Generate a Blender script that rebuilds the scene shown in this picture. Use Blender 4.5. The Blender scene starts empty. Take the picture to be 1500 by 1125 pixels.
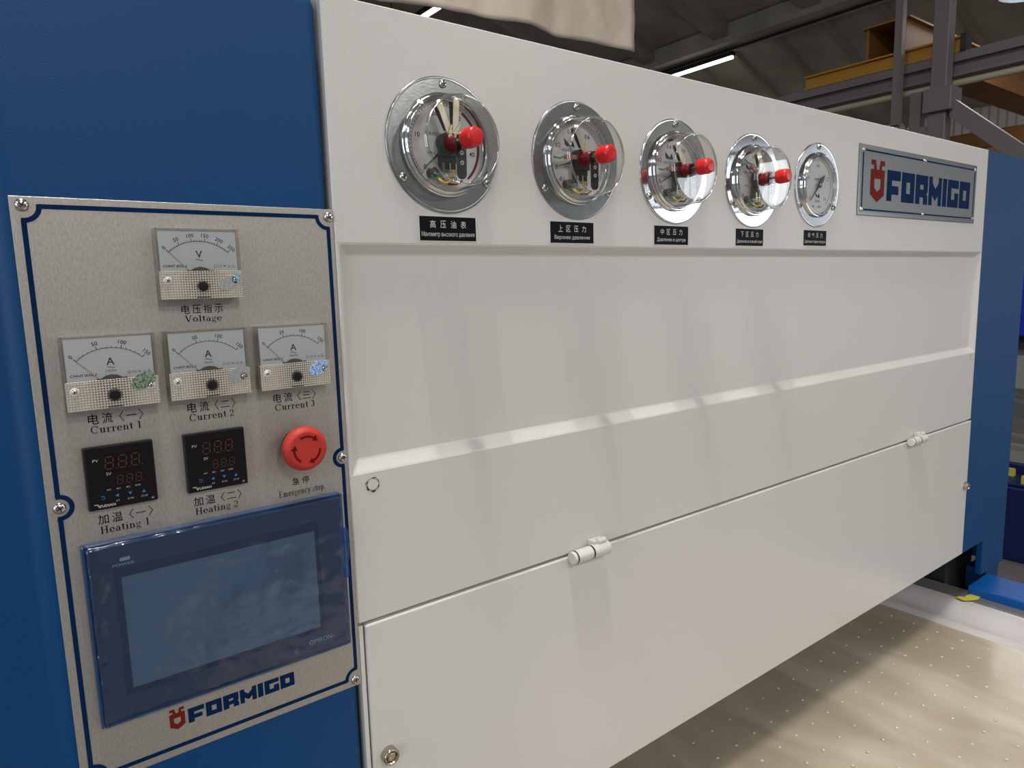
import bpy, bmesh, math, random
from mathutils import Matrix, Vector, noise
random.seed(7)
C = bpy.context.scene.collection
H = 1.45            # height of the lens above the floor; the builders below work with z measured from lens height
PI = math.pi

# ------------------------------------------------------------------ camera, world, lights, exposure
S = bpy.context.scene
cd = bpy.data.cameras.new('camera'); cam = bpy.data.objects.new('camera', cd); C.objects.link(cam)
cd.sensor_fit = 'HORIZONTAL'; cd.sensor_width = 36.0; cd.lens = 36.0 * 1021.07 / 1500.0; cd.clip_start = 0.01; cd.clip_end = 200
right = Vector((0.79721885, -0.60308474, -0.02703526))
up = Vector((0.10678077, 0.09679341, 0.98955995))
back = -Vector((0.59417167, 0.79178269, -0.14156339))
M = Matrix((right, up, back)).transposed().to_4x4(); M.translation = Vector((0, -0.6, H)); cam.matrix_world = M
S.camera = cam
S.view_settings.view_transform = 'Standard'; S.view_settings.look = 'None'
S.view_settings.gamma = 1.0; S.view_settings.use_curve_mapping = False
S.view_settings.exposure = -0.86
W = bpy.data.worlds.new('hall_ambient'); S.world = W; W.use_nodes = True
W.node_tree.nodes['Background'].inputs[0].default_value = (0.80, 0.84, 0.9, 1)
W.node_tree.nodes['Background'].inputs[1].default_value = 0.36

def area(name, loc, sx, sy, power, col=(1, 0.97, 0.92), rot=(0, 0, 0)):
    l = bpy.data.lights.new(name, 'AREA'); l.shape = 'RECTANGLE'; l.size = sx; l.size_y = sy; l.energy = power; l.color = col
    o = bpy.data.objects.new(name, l); C.objects.link(o); o.location = (loc[0], loc[1], loc[2] + H); o.rotation_euler = rot
    return o
# ceiling tube lamps of the hall, in rows along y
TUBES = [(0.11, -0.17, 3.1), (4.4, -1.3, 3.1), (-4.1, -1.3, 3.1), (0.25, -4.6, 3.1), (4.4, -4.6, 3.1), (-4.1, -4.6, 3.1), (0.25, -7.9, 3.1), (4.4, -7.9, 3.1)]
for i, (x, y, z) in enumerate(TUBES):
    area('tube_lamp_light', (x, y, z - 0.06), 0.06, 1.3 if i else 0.9, (22 if y > -2 else 170) if i else 230)
area('tube_lamp_light', (3.9, 5.8, 2.9), 0.1, 1.3, 60)
area('tube_lamp_light', (8.8, 6.2, 2.9), 0.1, 1.3, 60)
area('tube_lamp_light', (8.8, 1.5, 2.9), 0.1, 1.3, 60)
area('high_bay_light', (6.0, 1.4, 1.9), 0.3, 0.3, 10)
# daylight through the open gates (behind and beside the photographer)
area('gate_daylight', (11.3, -7.6, 0.45), 3.1, 3.0, 230, (0.88, 0.94, 1.0), (0, PI / 2, 0))
area('gate_daylight', (-6.8, -3.4, 0.6), 3.2, 4.0, 300, (0.88, 0.94, 1.0), (0, -PI / 2, 0))

# ------------------------------------------------------------------ materials
def mat(name, col, rough=0.5, metal=0.0, bump=None, coat=0.0, var=None, emit=None, spec=None):
    m = bpy.data.materials.new(name); m.use_nodes = True; nt = m.node_tree; b = nt.nodes['Principled BSDF']
    b.inputs['Base Color'].default_value = (*col, 1); b.inputs['Roughness'].default_value = rough; b.inputs['Metallic'].default_value = metal
    b.inputs['Coat Weight'].default_value = coat
    if spec is not None: b.inputs['Specular IOR Level'].default_value = spec
    tc = nt.nodes.new('ShaderNodeTexCoord')
    if bump:
        sc, st, di = bump[:3]
        n = nt.nodes.new('ShaderNodeTexNoise'); n.inputs['Scale'].default_value = sc; n.inputs['Detail'].default_value = 2
        nt.links.new(tc.outputs['Object'], n.inputs['Vector'])
        bp = nt.nodes.new('ShaderNodeBump'); bp.inputs['Strength'].default_value = st; bp.inputs['Distance'].default_value = di
        nt.links.new(n.outputs['Fac'], bp.inputs['Height']); nt.links.new(bp.outputs['Normal'], b.inputs['Normal'])
    if var:
        sc, c2, lo, hi = var[:4]
        n = nt.nodes.new('ShaderNodeTexNoise'); n.inputs['Scale'].default_value = sc; n.inputs['Detail'].default_value = 5
        mp = nt.nodes.new('ShaderNodeMapping'); 
        if len(var) > 4: mp.inputs['Scale'].default_value = var[4]
        nt.links.new(tc.outputs['Object'], mp.inputs['Vector']); nt.links.new(mp.outputs['Vector'], n.inputs['Vector'])
        r = nt.nodes.new('ShaderNodeMapRange'); r.inputs[1].default_value = lo; r.inputs[2].default_value = hi
        nt.links.new(n.outputs['Fac'], r.inputs[0])
        mx = nt.nodes.new('ShaderNodeMix'); mx.data_type = 'RGBA'; mx.inputs[6].default_value = (*col, 1); mx.inputs[7].default_value = (*c2, 1)
        nt.links.new(r.outputs[0], mx.inputs[0]); nt.links.new(mx.outputs[2], b.inputs['Base Color'])
    if emit: b.inputs['Emission Color'].default_value = (*emit[0], 1); b.inputs['Emission Strength'].default_value = emit[1]
    return m

def clear(name, tint, rough=0.03, fac=0.0, ior=1.45, body=None, bodyfac=0.0, bump=None):
    """thin clear plastic or glass: passes light, reflects by Fresnel, optional milky share"""
    m = bpy.data.materials.new(name); m.use_nodes = True; nt = m.node_tree; nt.nodes.clear(); N = nt.nodes.new; L = nt.links.new
    out = N('ShaderNodeOutputMaterial'); tr = N('ShaderNodeBsdfTransparent'); tr.inputs[0].default_value = (*tint, 1)
    gl = N('ShaderNodeBsdfGlossy'); gl.inputs['Roughness'].default_value = rough
    fr = N('ShaderNodeLayerWeight'); pw = N('ShaderNodeMath'); pw.operation = 'POWER'; pw.inputs[1].default_value = 4.0; L(fr.outputs['Facing'], pw.inputs[0])
    ad = N('ShaderNodeMath'); ad.operation = 'MULTIPLY_ADD'; ad.use_clamp = True; ad.inputs[1].default_value = 0.9; ad.inputs[2].default_value = 0.04 + fac; L(pw.outputs[0], ad.inputs[0])
    src = tr.outputs[0]
    if body:
        df = N('ShaderNodeBsdfDiffuse'); df.inputs[0].default_value = (*body, 1)
        mb = N('ShaderNodeMixShader'); mb.inputs[0].default_value = bodyfac; L(tr.outputs[0], mb.inputs[1]); L(df.outputs[0], mb.inputs[2]); src = mb.outputs[0]
    mx = N('ShaderNodeMixShader'); L(ad.outputs[0], mx.inputs[0]); L(src, mx.inputs[1]); L(gl.outputs[0], mx.inputs[2]); L(mx.outputs[0], out.inputs[0])
    if bump:
        tc = N('ShaderNodeTexCoord'); n = N('ShaderNodeTexNoise'); n.inputs['Scale'].default_value = bump[0]; L(tc.outputs['Object'], n.inputs['Vector'])
        bp = N('ShaderNodeBump'); bp.inputs['Strength'].default_value = bump[1]; bp.inputs['Distance'].default_value = bump[2]
        L(n.outputs['Fac'], bp.inputs['Height']); L(bp.outputs['Normal'], gl.inputs['Normal']); L(bp.outputs['Normal'], fr.inputs['Normal'])
    return m

m_white = mat('white_powder_coat', (0.60, 0.58, 0.56), 0.33, bump=(600, 0.55, 0.0005))
m_door = mat('smooth_white_paint', (0.60, 0.58, 0.555), 0.26, bump=(60, 0.08, 0.0006))
m_blue = mat('blue_powder_coat', (0.0005, 0.050, 0.165), 0.45, bump=(700, 0.35, 0.0004), spec=.25)
m_blue2 = mat('blue_gloss_paint', (0.001, 0.07, 0.28), 0.35, spec=.3)
m_plate = mat('brushed_aluminium', (0.47, 0.44, 0.405), 0.46, 0.7, bump=(1500, 0.5, 0.0002), var=(700, (0.39, 0.365, 0.335), 0.35, 0.65, (1, 1, 0.4)))
m_navy = mat('navy_print', (0.002, 0.018, 0.070), 0.6, spec=.05)
m_black = mat('black_print', (0.004, 0.004, 0.005), 0.6, spec=.1)
m_redp = mat('dark_red_print', (0.15, 0.016, 0.010), 0.6, spec=.06)
m_screw = mat('zinc_screw', (0.62, 0.60, 0.56), 0.22, 1.0)
m_recess = mat('dark_recess', (0.02, 0.018, 0.015), 0.5)
m_chrome = mat('polished_chrome', (0.75, 0.76, 0.77), 0.06, 1.0)
m_galv = mat('galvanised_steel', (0.36, 0.37, 0.37), 0.22, 1.0, bump=(900, 0.35, 0.0002), var=(90, (0.33, 0.34, 0.34), 0.4, 0.6))
m_chrome2 = mat('bright_plated_steel', (0.62, 0.64, 0.66), 0.10, 1.0, bump=(300, 0.08, 0.0002))
m_glass = clear('clear_acrylic', (0.97, 0.97, 0.96), 0.02, 0.015)
m_rim = clear('acrylic_rim', (0.88, 0.87, 0.85), 0.08, 0.40)
m_lens = clear('flat_glass', (0.96, 0.97, 0.97), 0.02, 0.02)
m_meterclear = clear('clear_styrene', (0.97, 0.965, 0.95), 0.05, 0.01, body=(0.8, 0.76, 0.68), bodyfac=0.025)
m_dial = mat('grey_white_dial', (0.50, 0.54, 0.60), 0.45)
m_gdial = mat('silver_white_dial', (0.62, 0.61, 0.61), 0.42)
m_plastic = mat('black_plastic', (0.010, 0.009, 0.009), 0.45, spec=.35)
m_face = mat('black_membrane_face', (0.005, 0.004, 0.005), 0.5, spec=.2)
m_seg = mat('unlit_brown_segment', (0.060, 0.025, 0.017), 0.5)
m_segbg = mat('dark_brown_display', (0.008, 0.004, 0.004), 0.5, spec=.15)
m_txt = mat('pale_print', (0.45, 0.45, 0.45), 0.5)
m_arrow = mat('blue_print', (0.02, 0.16, 0.50), 0.5)
m_red = mat('red_mushroom_plastic', (0.46, 0.028, 0.020), 0.55, spec=.4)
m_reddk = mat('dark_red_recess', (0.13, 0.005, 0.005), 0.6, spec=.1)
m_cap = mat('bright_red_cap', (0.60, 0.010, 0.009), 0.25)
m_brass = mat('nickel_contact', (0.72, 0.66, 0.52), 0.28, 1.0)
m_copper = mat('brown_contact_block', (0.30, 0.14, 0.09), 0.45)
m_yellow = mat('yellow_insulation', (0.75, 0.50, 0.03), 0.4)
m_green = mat('green_insulation', (0.01, 0.17, 0.07), 0.4)
m_maroon = mat('maroon_plastic', (0.14, 0.01, 0.012), 0.3)
m_lever = clear('smoky_lever', (0.25, 0.25, 0.27), 0.05, 0.05)
m_needle = mat('red_needle', (0.35, 0.05, 0.04), 0.5)
m_label = mat('label_black', (0.004, 0.004, 0.006), 0.5, spec=.12)
m_labelw = mat('label_white', (0.62, 0.62, 0.61), 0.4)
m_np = mat('nameplate_aluminium', (0.20, 0.205, 0.205), 0.35, 0.7, bump=(500, 0.1, 0.0002))
m_npedge = mat('nameplate_bright_edge', (0.30, 0.31, 0.31), 0.25, 0.9)
m_screen = mat('grey_lcd_screen', (0.14, 0.17, 0.18), 0.35, var=(28, (0.085, 0.11, 0.125), 0.5, 0.68, (1, 1, 0.6)))  # screen is off; the bluish grey it reflects is put into the base colour
m_bezel = mat('charcoal_bezel', (0.016, 0.017, 0.022), 0.45)
m_film = clear('blue_protective_film', (0.66, 0.80, 0.96), 0.14, 0.035, body=(0.03, 0.09, 0.26), bodyfac=0.19, bump=(45, 0.5, 0.004))
m_filmedge = clear('blue_film_edge', (0.45, 0.62, 0.85), 0.2, 0.03, body=(0.02, 0.10, 0.30), bodyfac=0.32)
m_rust = mat('rusty_ring', (0.06, 0.028, 0.015), 0.8, var=(260, (0.45, 0.38, 0.30), 0.50, 0.56))
m_knob = mat('black_knob', (0.006, 0.006, 0.006), 0.3)
m_brown = mat('patinated_lock', (0.46, 0.40, 0.33), 0.22, 1.0)
m_steel = mat('primer_grey_steel', (0.145, 0.125, 0.127), 0.45)
m_craney = mat('crane_yellow', (0.36, 0.17, 0.012), 0.5)
m_craneo = mat('crane_ochre', (0.22, 0.09, 0.015), 0.55)
m_pipe = mat('pale_pipe', (0.42, 0.38, 0.27), 0.4)
m_conc = mat('roof_concrete', (0.46, 0.42, 0.35), 0.85, var=(1.5, (0.33, 0.30, 0.255), 0.35, 0.65))
m_rib = mat('roof_rib_concrete', (0.34, 0.29, 0.23), 0.85, var=(2, (0.28, 0.24, 0.19), 0.35, 0.65))
m_wall = mat('grey_wall_sheeting', (0.42, 0.40, 0.36), 0.6)
m_floor = mat('concrete_floor', (0.16, 0.155, 0.15), 0.55, var=(2, (0.11, 0.105, 0.10), 0.4, 0.6))
m_sheet = mat('beige_plastic_sheet', (0.43, 0.36, 0.295), 0.45, bump=(7, 0.5, 0.02))
m_lamp = mat('lit_tube', (1, 1, 1), 0.5, emit=((1.0, 0.98, 0.93), 9.0))
m_lamp2 = mat('lamp_reflector', (0.7, 0.74, 0.8), 0.2, 0.6)
m_cable = mat('black_conduit', (0.012, 0.012, 0.011), 0.6)
m_dark = mat('unlit_interior_steel', (0.012, 0.012, 0.014), 0.6)
m_rail = mat('grey_steel_rail', (0.20, 0.205, 0.205), 0.35, 0.4)
m_silic = mat('white_silicone_border', (0.50, 0.47, 0.47), 0.3, bump=(30, 0.2, 0.002))
m_tape = mat('yellow_tape', (0.52, 0.48, 0.06), 0.5)
m_blue3 = mat('deep_blue_paint', (0.004, 0.009, 0.075), 0.45)
m_vivid = mat('vivid_blue_paint', (0.008, 0.02, 0.36), 0.4)
m_grey = mat('light_grey_paint', (0.26, 0.26, 0.24), 0.5)
m_belt = mat('grey_belt', (0.10, 0.105, 0.115), 0.5)

def holo(name, a, b, sc, metal):
    m = mat(name, a, 0.2, metal); nt = m.node_tree; tc = nt.nodes.new('ShaderNodeTexCoord'); v = nt.nodes.new('ShaderNodeTexVoronoi'); v.inputs['Scale'].default_value = sc
    nt.links.new(tc.outputs['Object'], v.inputs['Vector']); mx = nt.nodes.new('ShaderNodeMix'); mx.data_type = 'RGBA'
    mx.inputs[6].default_value = (*a, 1); mx.inputs[7].default_value = (*b, 1)
    sp = nt.nodes.new('ShaderNodeSeparateColor'); nt.links.new(v.outputs['Color'], sp.inputs[0]); nt.links.new(sp.outputs[0], mx.inputs[0]); nt.links.new(mx.outputs[2], nt.nodes['Principled BSDF'].inputs['Base Color'])
    return m
m_holog = holo('green_hologram', (0.03, 0.10, 0.08), (0.42, 0.50, 0.34), 900, 0.3)
m_holos = holo('silver_hologram', (0.42, 0.44, 0.46), (0.60, 0.60, 0.58), 900, 0.5)
m_holob = holo('blue_hologram', (0.03, 0.20, 0.75), (0.75, 0.85, 0.95), 900, 0.2)
m_holop = holo('violet_hologram', (0.15, 0.08, 0.7), (0.35, 0.8, 0.55), 900, 0.2)

# ribbed clear cover: fine square prism grid
def ribbed():
    m = mat('ribbed_clear_plastic', (0.46, 0.42, 0.36), 0.3); nt = m.node_tree; b = nt.nodes['Principled BSDF']; N = nt.nodes.new; L = nt.links.new
    tc = N('ShaderNodeTexCoord'); sx = N('ShaderNodeSeparateXYZ'); L(tc.outputs['Object'], sx.inputs[0])
    outs = []
    for ax in (0, 2):
        mu = N('ShaderNodeMath'); mu.operation = 'MULTIPLY'; mu.inputs[1].default_value = 2 * PI / 0.0019; L(sx.outputs[ax], mu.inputs[0])
        si = N('ShaderNodeMath'); si.operation = 'SINE'; L(mu.outputs[0], si.inputs[0]); outs.append(si)
    mn = N('ShaderNodeMath'); mn.operation = 'MAXIMUM'; L(outs[0].outputs[0], mn.inputs[0]); L(outs[1].outputs[0], mn.inputs[1])
    r = N('ShaderNodeMapRange'); r.inputs[1].default_value = -0.2; r.inputs[2].default_value = 0.8; L(mn.outputs[0], r.inputs[0])
    # the dark movement behind shows through the middle of the cover
    gx = N('ShaderNodeMath'); gx.operation = 'MULTIPLY'; gx.inputs[1].default_value = 55; L(sx.outputs[0], gx.inputs[0])
    g2 = N('ShaderNodeMath'); g2.operation = 'POWER'; g2.inputs[1].default_value = 2; L(gx.outputs[0], g2.inputs[0])
    g3 = N('ShaderNodeMath'); g3.operation = 'SUBTRACT'; g3.inputs[0].default_value = 1.0; g3.use_clamp = True; L(g2.outputs[0], g3.inputs[1])
    cc = N('ShaderNodeMix'); cc.data_type = 'RGBA'; cc.inputs[6].default_value = (0.30, 0.27, 0.225, 1); cc.inputs[7].default_value = (0.035, 0.022, 0.02, 1); L(g3.outputs[0], cc.inputs[0])
    mx = N('ShaderNodeMix'); mx.data_type = 'RGBA'; mx.inputs[7].default_value = (0.50, 0.46, 0.39, 1)
    L(cc.outputs[2], mx.inputs[6]); L(r.outputs[0], mx.inputs[0]); L(mx.outputs[2], b.inputs['Base Color'])
    bp = N('ShaderNodeBump'); bp.inputs['Strength'].default_value = 0.6; bp.inputs['Distance'].default_value = 0.0005; L(r.outputs[0], bp.inputs['Height']); L(bp.outputs['Normal'], b.inputs['Normal'])
    return m
m_ribbed = ribbed()

# milky membrane of the table: blurred streaks, and rectangular shadows painted into its colour
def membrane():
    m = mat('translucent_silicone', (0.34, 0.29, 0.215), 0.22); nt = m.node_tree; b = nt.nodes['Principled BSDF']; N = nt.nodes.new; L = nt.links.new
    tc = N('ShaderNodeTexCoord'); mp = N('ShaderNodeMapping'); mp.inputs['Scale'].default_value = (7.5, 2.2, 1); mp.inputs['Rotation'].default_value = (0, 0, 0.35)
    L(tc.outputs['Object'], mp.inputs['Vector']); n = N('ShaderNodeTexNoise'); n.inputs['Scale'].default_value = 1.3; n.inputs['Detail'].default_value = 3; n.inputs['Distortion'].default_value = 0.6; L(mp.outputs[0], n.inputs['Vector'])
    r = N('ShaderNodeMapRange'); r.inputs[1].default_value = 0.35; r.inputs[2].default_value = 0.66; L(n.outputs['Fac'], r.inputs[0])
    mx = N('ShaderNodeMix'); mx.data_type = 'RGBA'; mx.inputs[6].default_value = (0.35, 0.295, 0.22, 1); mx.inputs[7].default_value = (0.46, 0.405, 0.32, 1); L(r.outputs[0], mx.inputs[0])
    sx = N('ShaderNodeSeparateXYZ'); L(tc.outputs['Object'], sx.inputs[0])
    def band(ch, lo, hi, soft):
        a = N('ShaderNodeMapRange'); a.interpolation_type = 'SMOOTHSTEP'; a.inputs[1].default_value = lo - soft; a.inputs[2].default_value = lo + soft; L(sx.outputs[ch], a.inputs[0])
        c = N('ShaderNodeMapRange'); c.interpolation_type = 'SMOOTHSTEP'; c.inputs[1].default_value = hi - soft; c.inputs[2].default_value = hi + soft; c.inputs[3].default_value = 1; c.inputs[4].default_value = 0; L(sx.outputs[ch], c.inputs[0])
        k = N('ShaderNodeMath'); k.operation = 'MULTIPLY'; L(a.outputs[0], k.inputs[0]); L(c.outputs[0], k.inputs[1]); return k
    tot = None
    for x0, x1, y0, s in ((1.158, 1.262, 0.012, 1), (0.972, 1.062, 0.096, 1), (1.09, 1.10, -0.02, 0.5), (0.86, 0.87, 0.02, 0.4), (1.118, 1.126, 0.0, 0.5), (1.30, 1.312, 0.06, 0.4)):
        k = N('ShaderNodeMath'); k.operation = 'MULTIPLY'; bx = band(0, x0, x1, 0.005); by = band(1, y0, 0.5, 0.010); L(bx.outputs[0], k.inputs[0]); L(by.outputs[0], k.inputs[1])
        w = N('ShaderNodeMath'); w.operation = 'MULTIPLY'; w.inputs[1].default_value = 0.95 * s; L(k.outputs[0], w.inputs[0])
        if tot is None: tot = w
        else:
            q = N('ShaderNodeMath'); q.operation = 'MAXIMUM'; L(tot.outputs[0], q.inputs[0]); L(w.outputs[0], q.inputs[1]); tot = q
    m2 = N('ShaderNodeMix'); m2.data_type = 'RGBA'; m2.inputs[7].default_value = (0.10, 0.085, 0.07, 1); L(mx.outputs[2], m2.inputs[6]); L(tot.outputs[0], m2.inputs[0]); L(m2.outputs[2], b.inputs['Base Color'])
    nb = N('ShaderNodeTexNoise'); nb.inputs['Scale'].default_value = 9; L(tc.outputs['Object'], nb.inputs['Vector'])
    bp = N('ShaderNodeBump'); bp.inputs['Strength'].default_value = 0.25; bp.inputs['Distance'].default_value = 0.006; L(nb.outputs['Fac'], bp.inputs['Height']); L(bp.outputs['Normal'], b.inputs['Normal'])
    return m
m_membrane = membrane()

# ------------------------------------------------------------------ mesh helpers
class MB:
    def __init__(s): s.v = []; s.f = []; s.sm = []
    def add(s, v, f, smooth=False):
        o = len(s.v); s.v += [tuple(p) for p in v]; s.f += [tuple(i + o for i in q) for q in f]; s.sm += [smooth] * len(f)
    def box(s, x0, x1, y0, y1, z0, z1):
        v = [(x, y, z) for x in (x0, x1) for y in (y0, y1) for z in (z0, z1)]
        s.add(v, [(0, 1, 3, 2), (4, 6, 7, 5), (0, 4, 5, 1), (2, 3, 7, 6), (0, 2, 6, 4), (1, 5, 7, 3)])
    def prism(s, pts, y0, y1):
        """polygon in (x,z), counter-clockwise seen from the front (-y), from y0 (front) to y1 (back)"""
        n = len(pts); a = sum(pts[i][0] * pts[(i + 1) % n][1] - pts[(i + 1) % n][0] * pts[i][1] for i in range(n))
        if a < 0: pts = pts[::-1]
        v = [(x, y0, z) for x, z in pts] + [(x, y1, z) for x, z in pts]
        s.add(v, [tuple(range(n)), tuple(range(2 * n - 1, n - 1, -1))] + [(i, i + n, (i + 1) % n + n, (i + 1) % n) for i in range(n)])
    def lathe(s, prof, cx=0, cz=0, cy=0, n=48, smooth=True, axis='y', flute=0):
        """profile of (y, r) turned about an axis along y; ends with r=0 are closed"""
        v = []; f = []; rings = []
        if smooth:
            q = [prof[0]]
            for (ya, ra), (yb, rb_) in zip(prof[:-1], prof[1:]):
                L = math.hypot(yb - ya, rb_ - ra)
                if L > .0028:
                    e = .0003 / L; q += [(ya + (yb - ya) * e, ra + (rb_ - ra) * e), (yb + (ya - yb) * e, rb_ + (ra - rb_) * e)] if rb_ > 1e-7 and ra > 1e-7 else ([(ya + (yb - ya) * e, ra + (rb_ - ra) * e)] if ra > 1e-7 else [(yb + (ya - yb) * e, rb_ + (ra - rb_) * e)])
                q.append((yb, rb_))
            prof = q
        for k, (y, r) in enumerate(prof):
            if r < 1e-7: rings.append([len(v)]); v.append((cx, cy + y, cz))
            else:
                rings.append(list(range(len(v), len(v) + n)))
                for i in range(n):
                    a = 2 * PI * i / n; rr = r * (1 - (flute if i % 2 else 0)); v.append((cx + rr * math.cos(a), cy + y, cz + rr * math.sin(a)))
        for A, B in zip(rings[:-1], rings[1:]):
            for i in range(n):
                j = (i + 1) % n
                if len(A) == 1 and len(B) == 1: continue
                if len(A) == 1: f.append((A[0], B[i], B[j]))
                elif len(B) == 1: f.append((A[j], A[i], B[0]))
                else: f.append((A[i], B[i], B[j], A[j]))
        if axis == 'x': v = [(y, x, z) for x, y, z in v]; f = [q[::-1] for q in f]
        if axis == 'z': v = [(x, -z, y) for x, y, z in v]
        s.add(v, f, smooth)
    def arc(s, cx, cz, r0, r1, a0, a1, y0, y1, n=24):
        """flat ring sector (degrees) of thickness y0..y1"""
        v = []; f = []
        for i in range(n + 1):
            a = math.radians(a0 + (a1 - a0) * i / n)
            for r in (r0, r1):
                for y in (y0, y1): v.append((cx + r * math.cos(a), y, cz + r * math.sin(a)))
        for i in range(n):
            b = i * 4; e = b + 4
            f += [(b, b + 2, e + 2, e), (b + 1, e + 1, e + 3, b + 3), (b, e, e + 1, b + 1), (b + 2, b + 3, e + 3, e + 2)]
        if a1 < a0: f = [q[::-1] for q in f]
        s.add(v, f)
    def line(s, x0, z0, x1, z1, w, y0, y1):
        dx, dz = x1 - x0, z1 - z0; l = math.hypot(dx, dz) or 1; nx, nz = -dz / l * w / 2, dx / l * w / 2
        s.prism([(x0 - nx, z0 - nz), (x1 - nx, z1 - nz), (x1 + nx, z1 + nz), (x0 + nx, z0 + nz)], y0, y1)
    def tube(s, pts, r, n=10):
        pts = [Vector(p) for p in pts]; v = []; f = []
        for k, p in enumerate(pts):
            d = (pts[min(k + 1, len(pts) - 1)] - pts[max(k - 1, 0)]).normalized()
            a = d.cross(Vector((0, 0, 1)) if abs(d.z) < 0.9 else Vector((1, 0, 0))).normalized(); b = d.cross(a)
            for i in range(n): t = 2 * PI * i / n; v.append(p + (a * math.cos(t) + b * math.sin(t)) * r)
        for k in range(len(pts) - 1):
            for i in range(n): j = (i + 1) % n; f.append((k * n + i, k * n + j, k * n + n + j, k * n + n + i))
        f.append(tuple(range(n))[::-1]); f.append(tuple(range((len(pts) - 1) * n, len(pts) * n)))
        s.add(v, f, True)

def obj(name, mb, m, parent=None, at=None, bevel=0, bseg=2, fixn=False):
    me = bpy.data.meshes.new(name); me.from_pydata(mb.v, [], mb.f); me.polygons.foreach_set('use_smooth', mb.sm)
    if fixn:
        b = bmesh.new(); b.from_mesh(me); bmesh.ops.recalc_face_normals(b, faces=b.faces); b.to_mesh(me); b.free()
    me.materials.append(m); me.update()
    o = bpy.data.objects.new(name, me); C.objects.link(o)
    if parent: o.parent = parent
    if at: o.location = at
    if bevel:
        md = o.modifiers.new('bevel', 'BEVEL'); md.width = bevel; md.segments = bseg; md.limit_method = 'ANGLE'; md.angle_limit = math.radians(40)
        if bseg > 1:
            me.polygons.foreach_set('use_smooth', [True] * len(me.polygons)); md.harden_normals = True
    return o
def tag(o, label, cat, group=None, kind=None):
    if label: o['label'] = label
    if cat: o['category'] = cat
    if group: o['group'] = group
    if kind: o['kind'] = kind
    return o
def thing(name, loc, label, cat, group=None):
    o = bpy.data.objects.new(name, None); C.objects.link(o); o.location = loc; o.empty_display_size = 0.02
    return tag(o, label, cat, group)
def struct(name, mb, m, **k):
    o = obj(name, mb, m, **k); o['kind'] = 'structure'; return o

_tc = {}
def text2d(s, bold=0.0, res=3):
    key = (s, bold, res)
    if key not in _tc:
        cu = bpy.data.curves.new('t', 'FONT'); cu.body = s; cu.resolution_u = res; cu.offset = bold; cu.fill_mode = 'FRONT'
        o = bpy.data.objects.new('t', cu); C.objects.link(o); bpy.context.view_layer.update()
        dg = bpy.context.evaluated_depsgraph_get(); me = bpy.data.meshes.new_from_object(o.evaluated_get(dg))
        _tc[key] = ([(v.co.x, v.co.y) for v in me.vertices], [tuple(p.vertices) for p in me.polygons])
        bpy.data.objects.remove(o); bpy.data.curves.remove(cu); bpy.data.meshes.remove(me)
    return _tc[key]
def put_text(mb, s, x0, x1, z0, z1, y, bold=0.0, th=0.00012, shear=0.0, rot=0.0, res=3, geo=None):
    v, f = geo or text2d(s, bold, res)
    if not v: return
    ax, bx = min(p[0] for p in v), max(p[0] for p in v); az, bz = min(p[1] for p in v), max(p[1] for p in v)
    sx = (x1 - x0) / max(bx - ax, 1e-6); sz = (z1 - z0) / max(bz - az, 1e-6); cx, cz = (x0 + x1) / 2, (z0 + z1) / 2; out = []
    for p in v:
        x = (p[0] - (ax + bx) / 2) * sx; z = (p[1] - (az + bz) / 2) * sz; x += shear * z
        out.append((cx + x * math.cos(rot) - z * math.sin(rot), cz + x * math.sin(rot) + z * math.cos(rot)))
    mb.add([(x, y - th, z) for x, z in out], f)
def text_h(mb, s, cx, cz, h, y, ref='0', **k):
    """centred text whose digit height is h"""
    v, _ = text2d(s, k.get('bold', 0)); w = max(p[0] for p in v) - min(p[0] for p in v); hh = max(p[1] for p in v) - min(p[1] for p in v)
    v0, _ = text2d(ref); h0 = max(p[1] for p in v0) - min(p[1] for p in v0); q = h / h0
    put_text(mb, s, cx - w * q / 2, cx + w * q / 2, cz - hh * q / 2, cz + hh * q / 2, y, **k)

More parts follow.
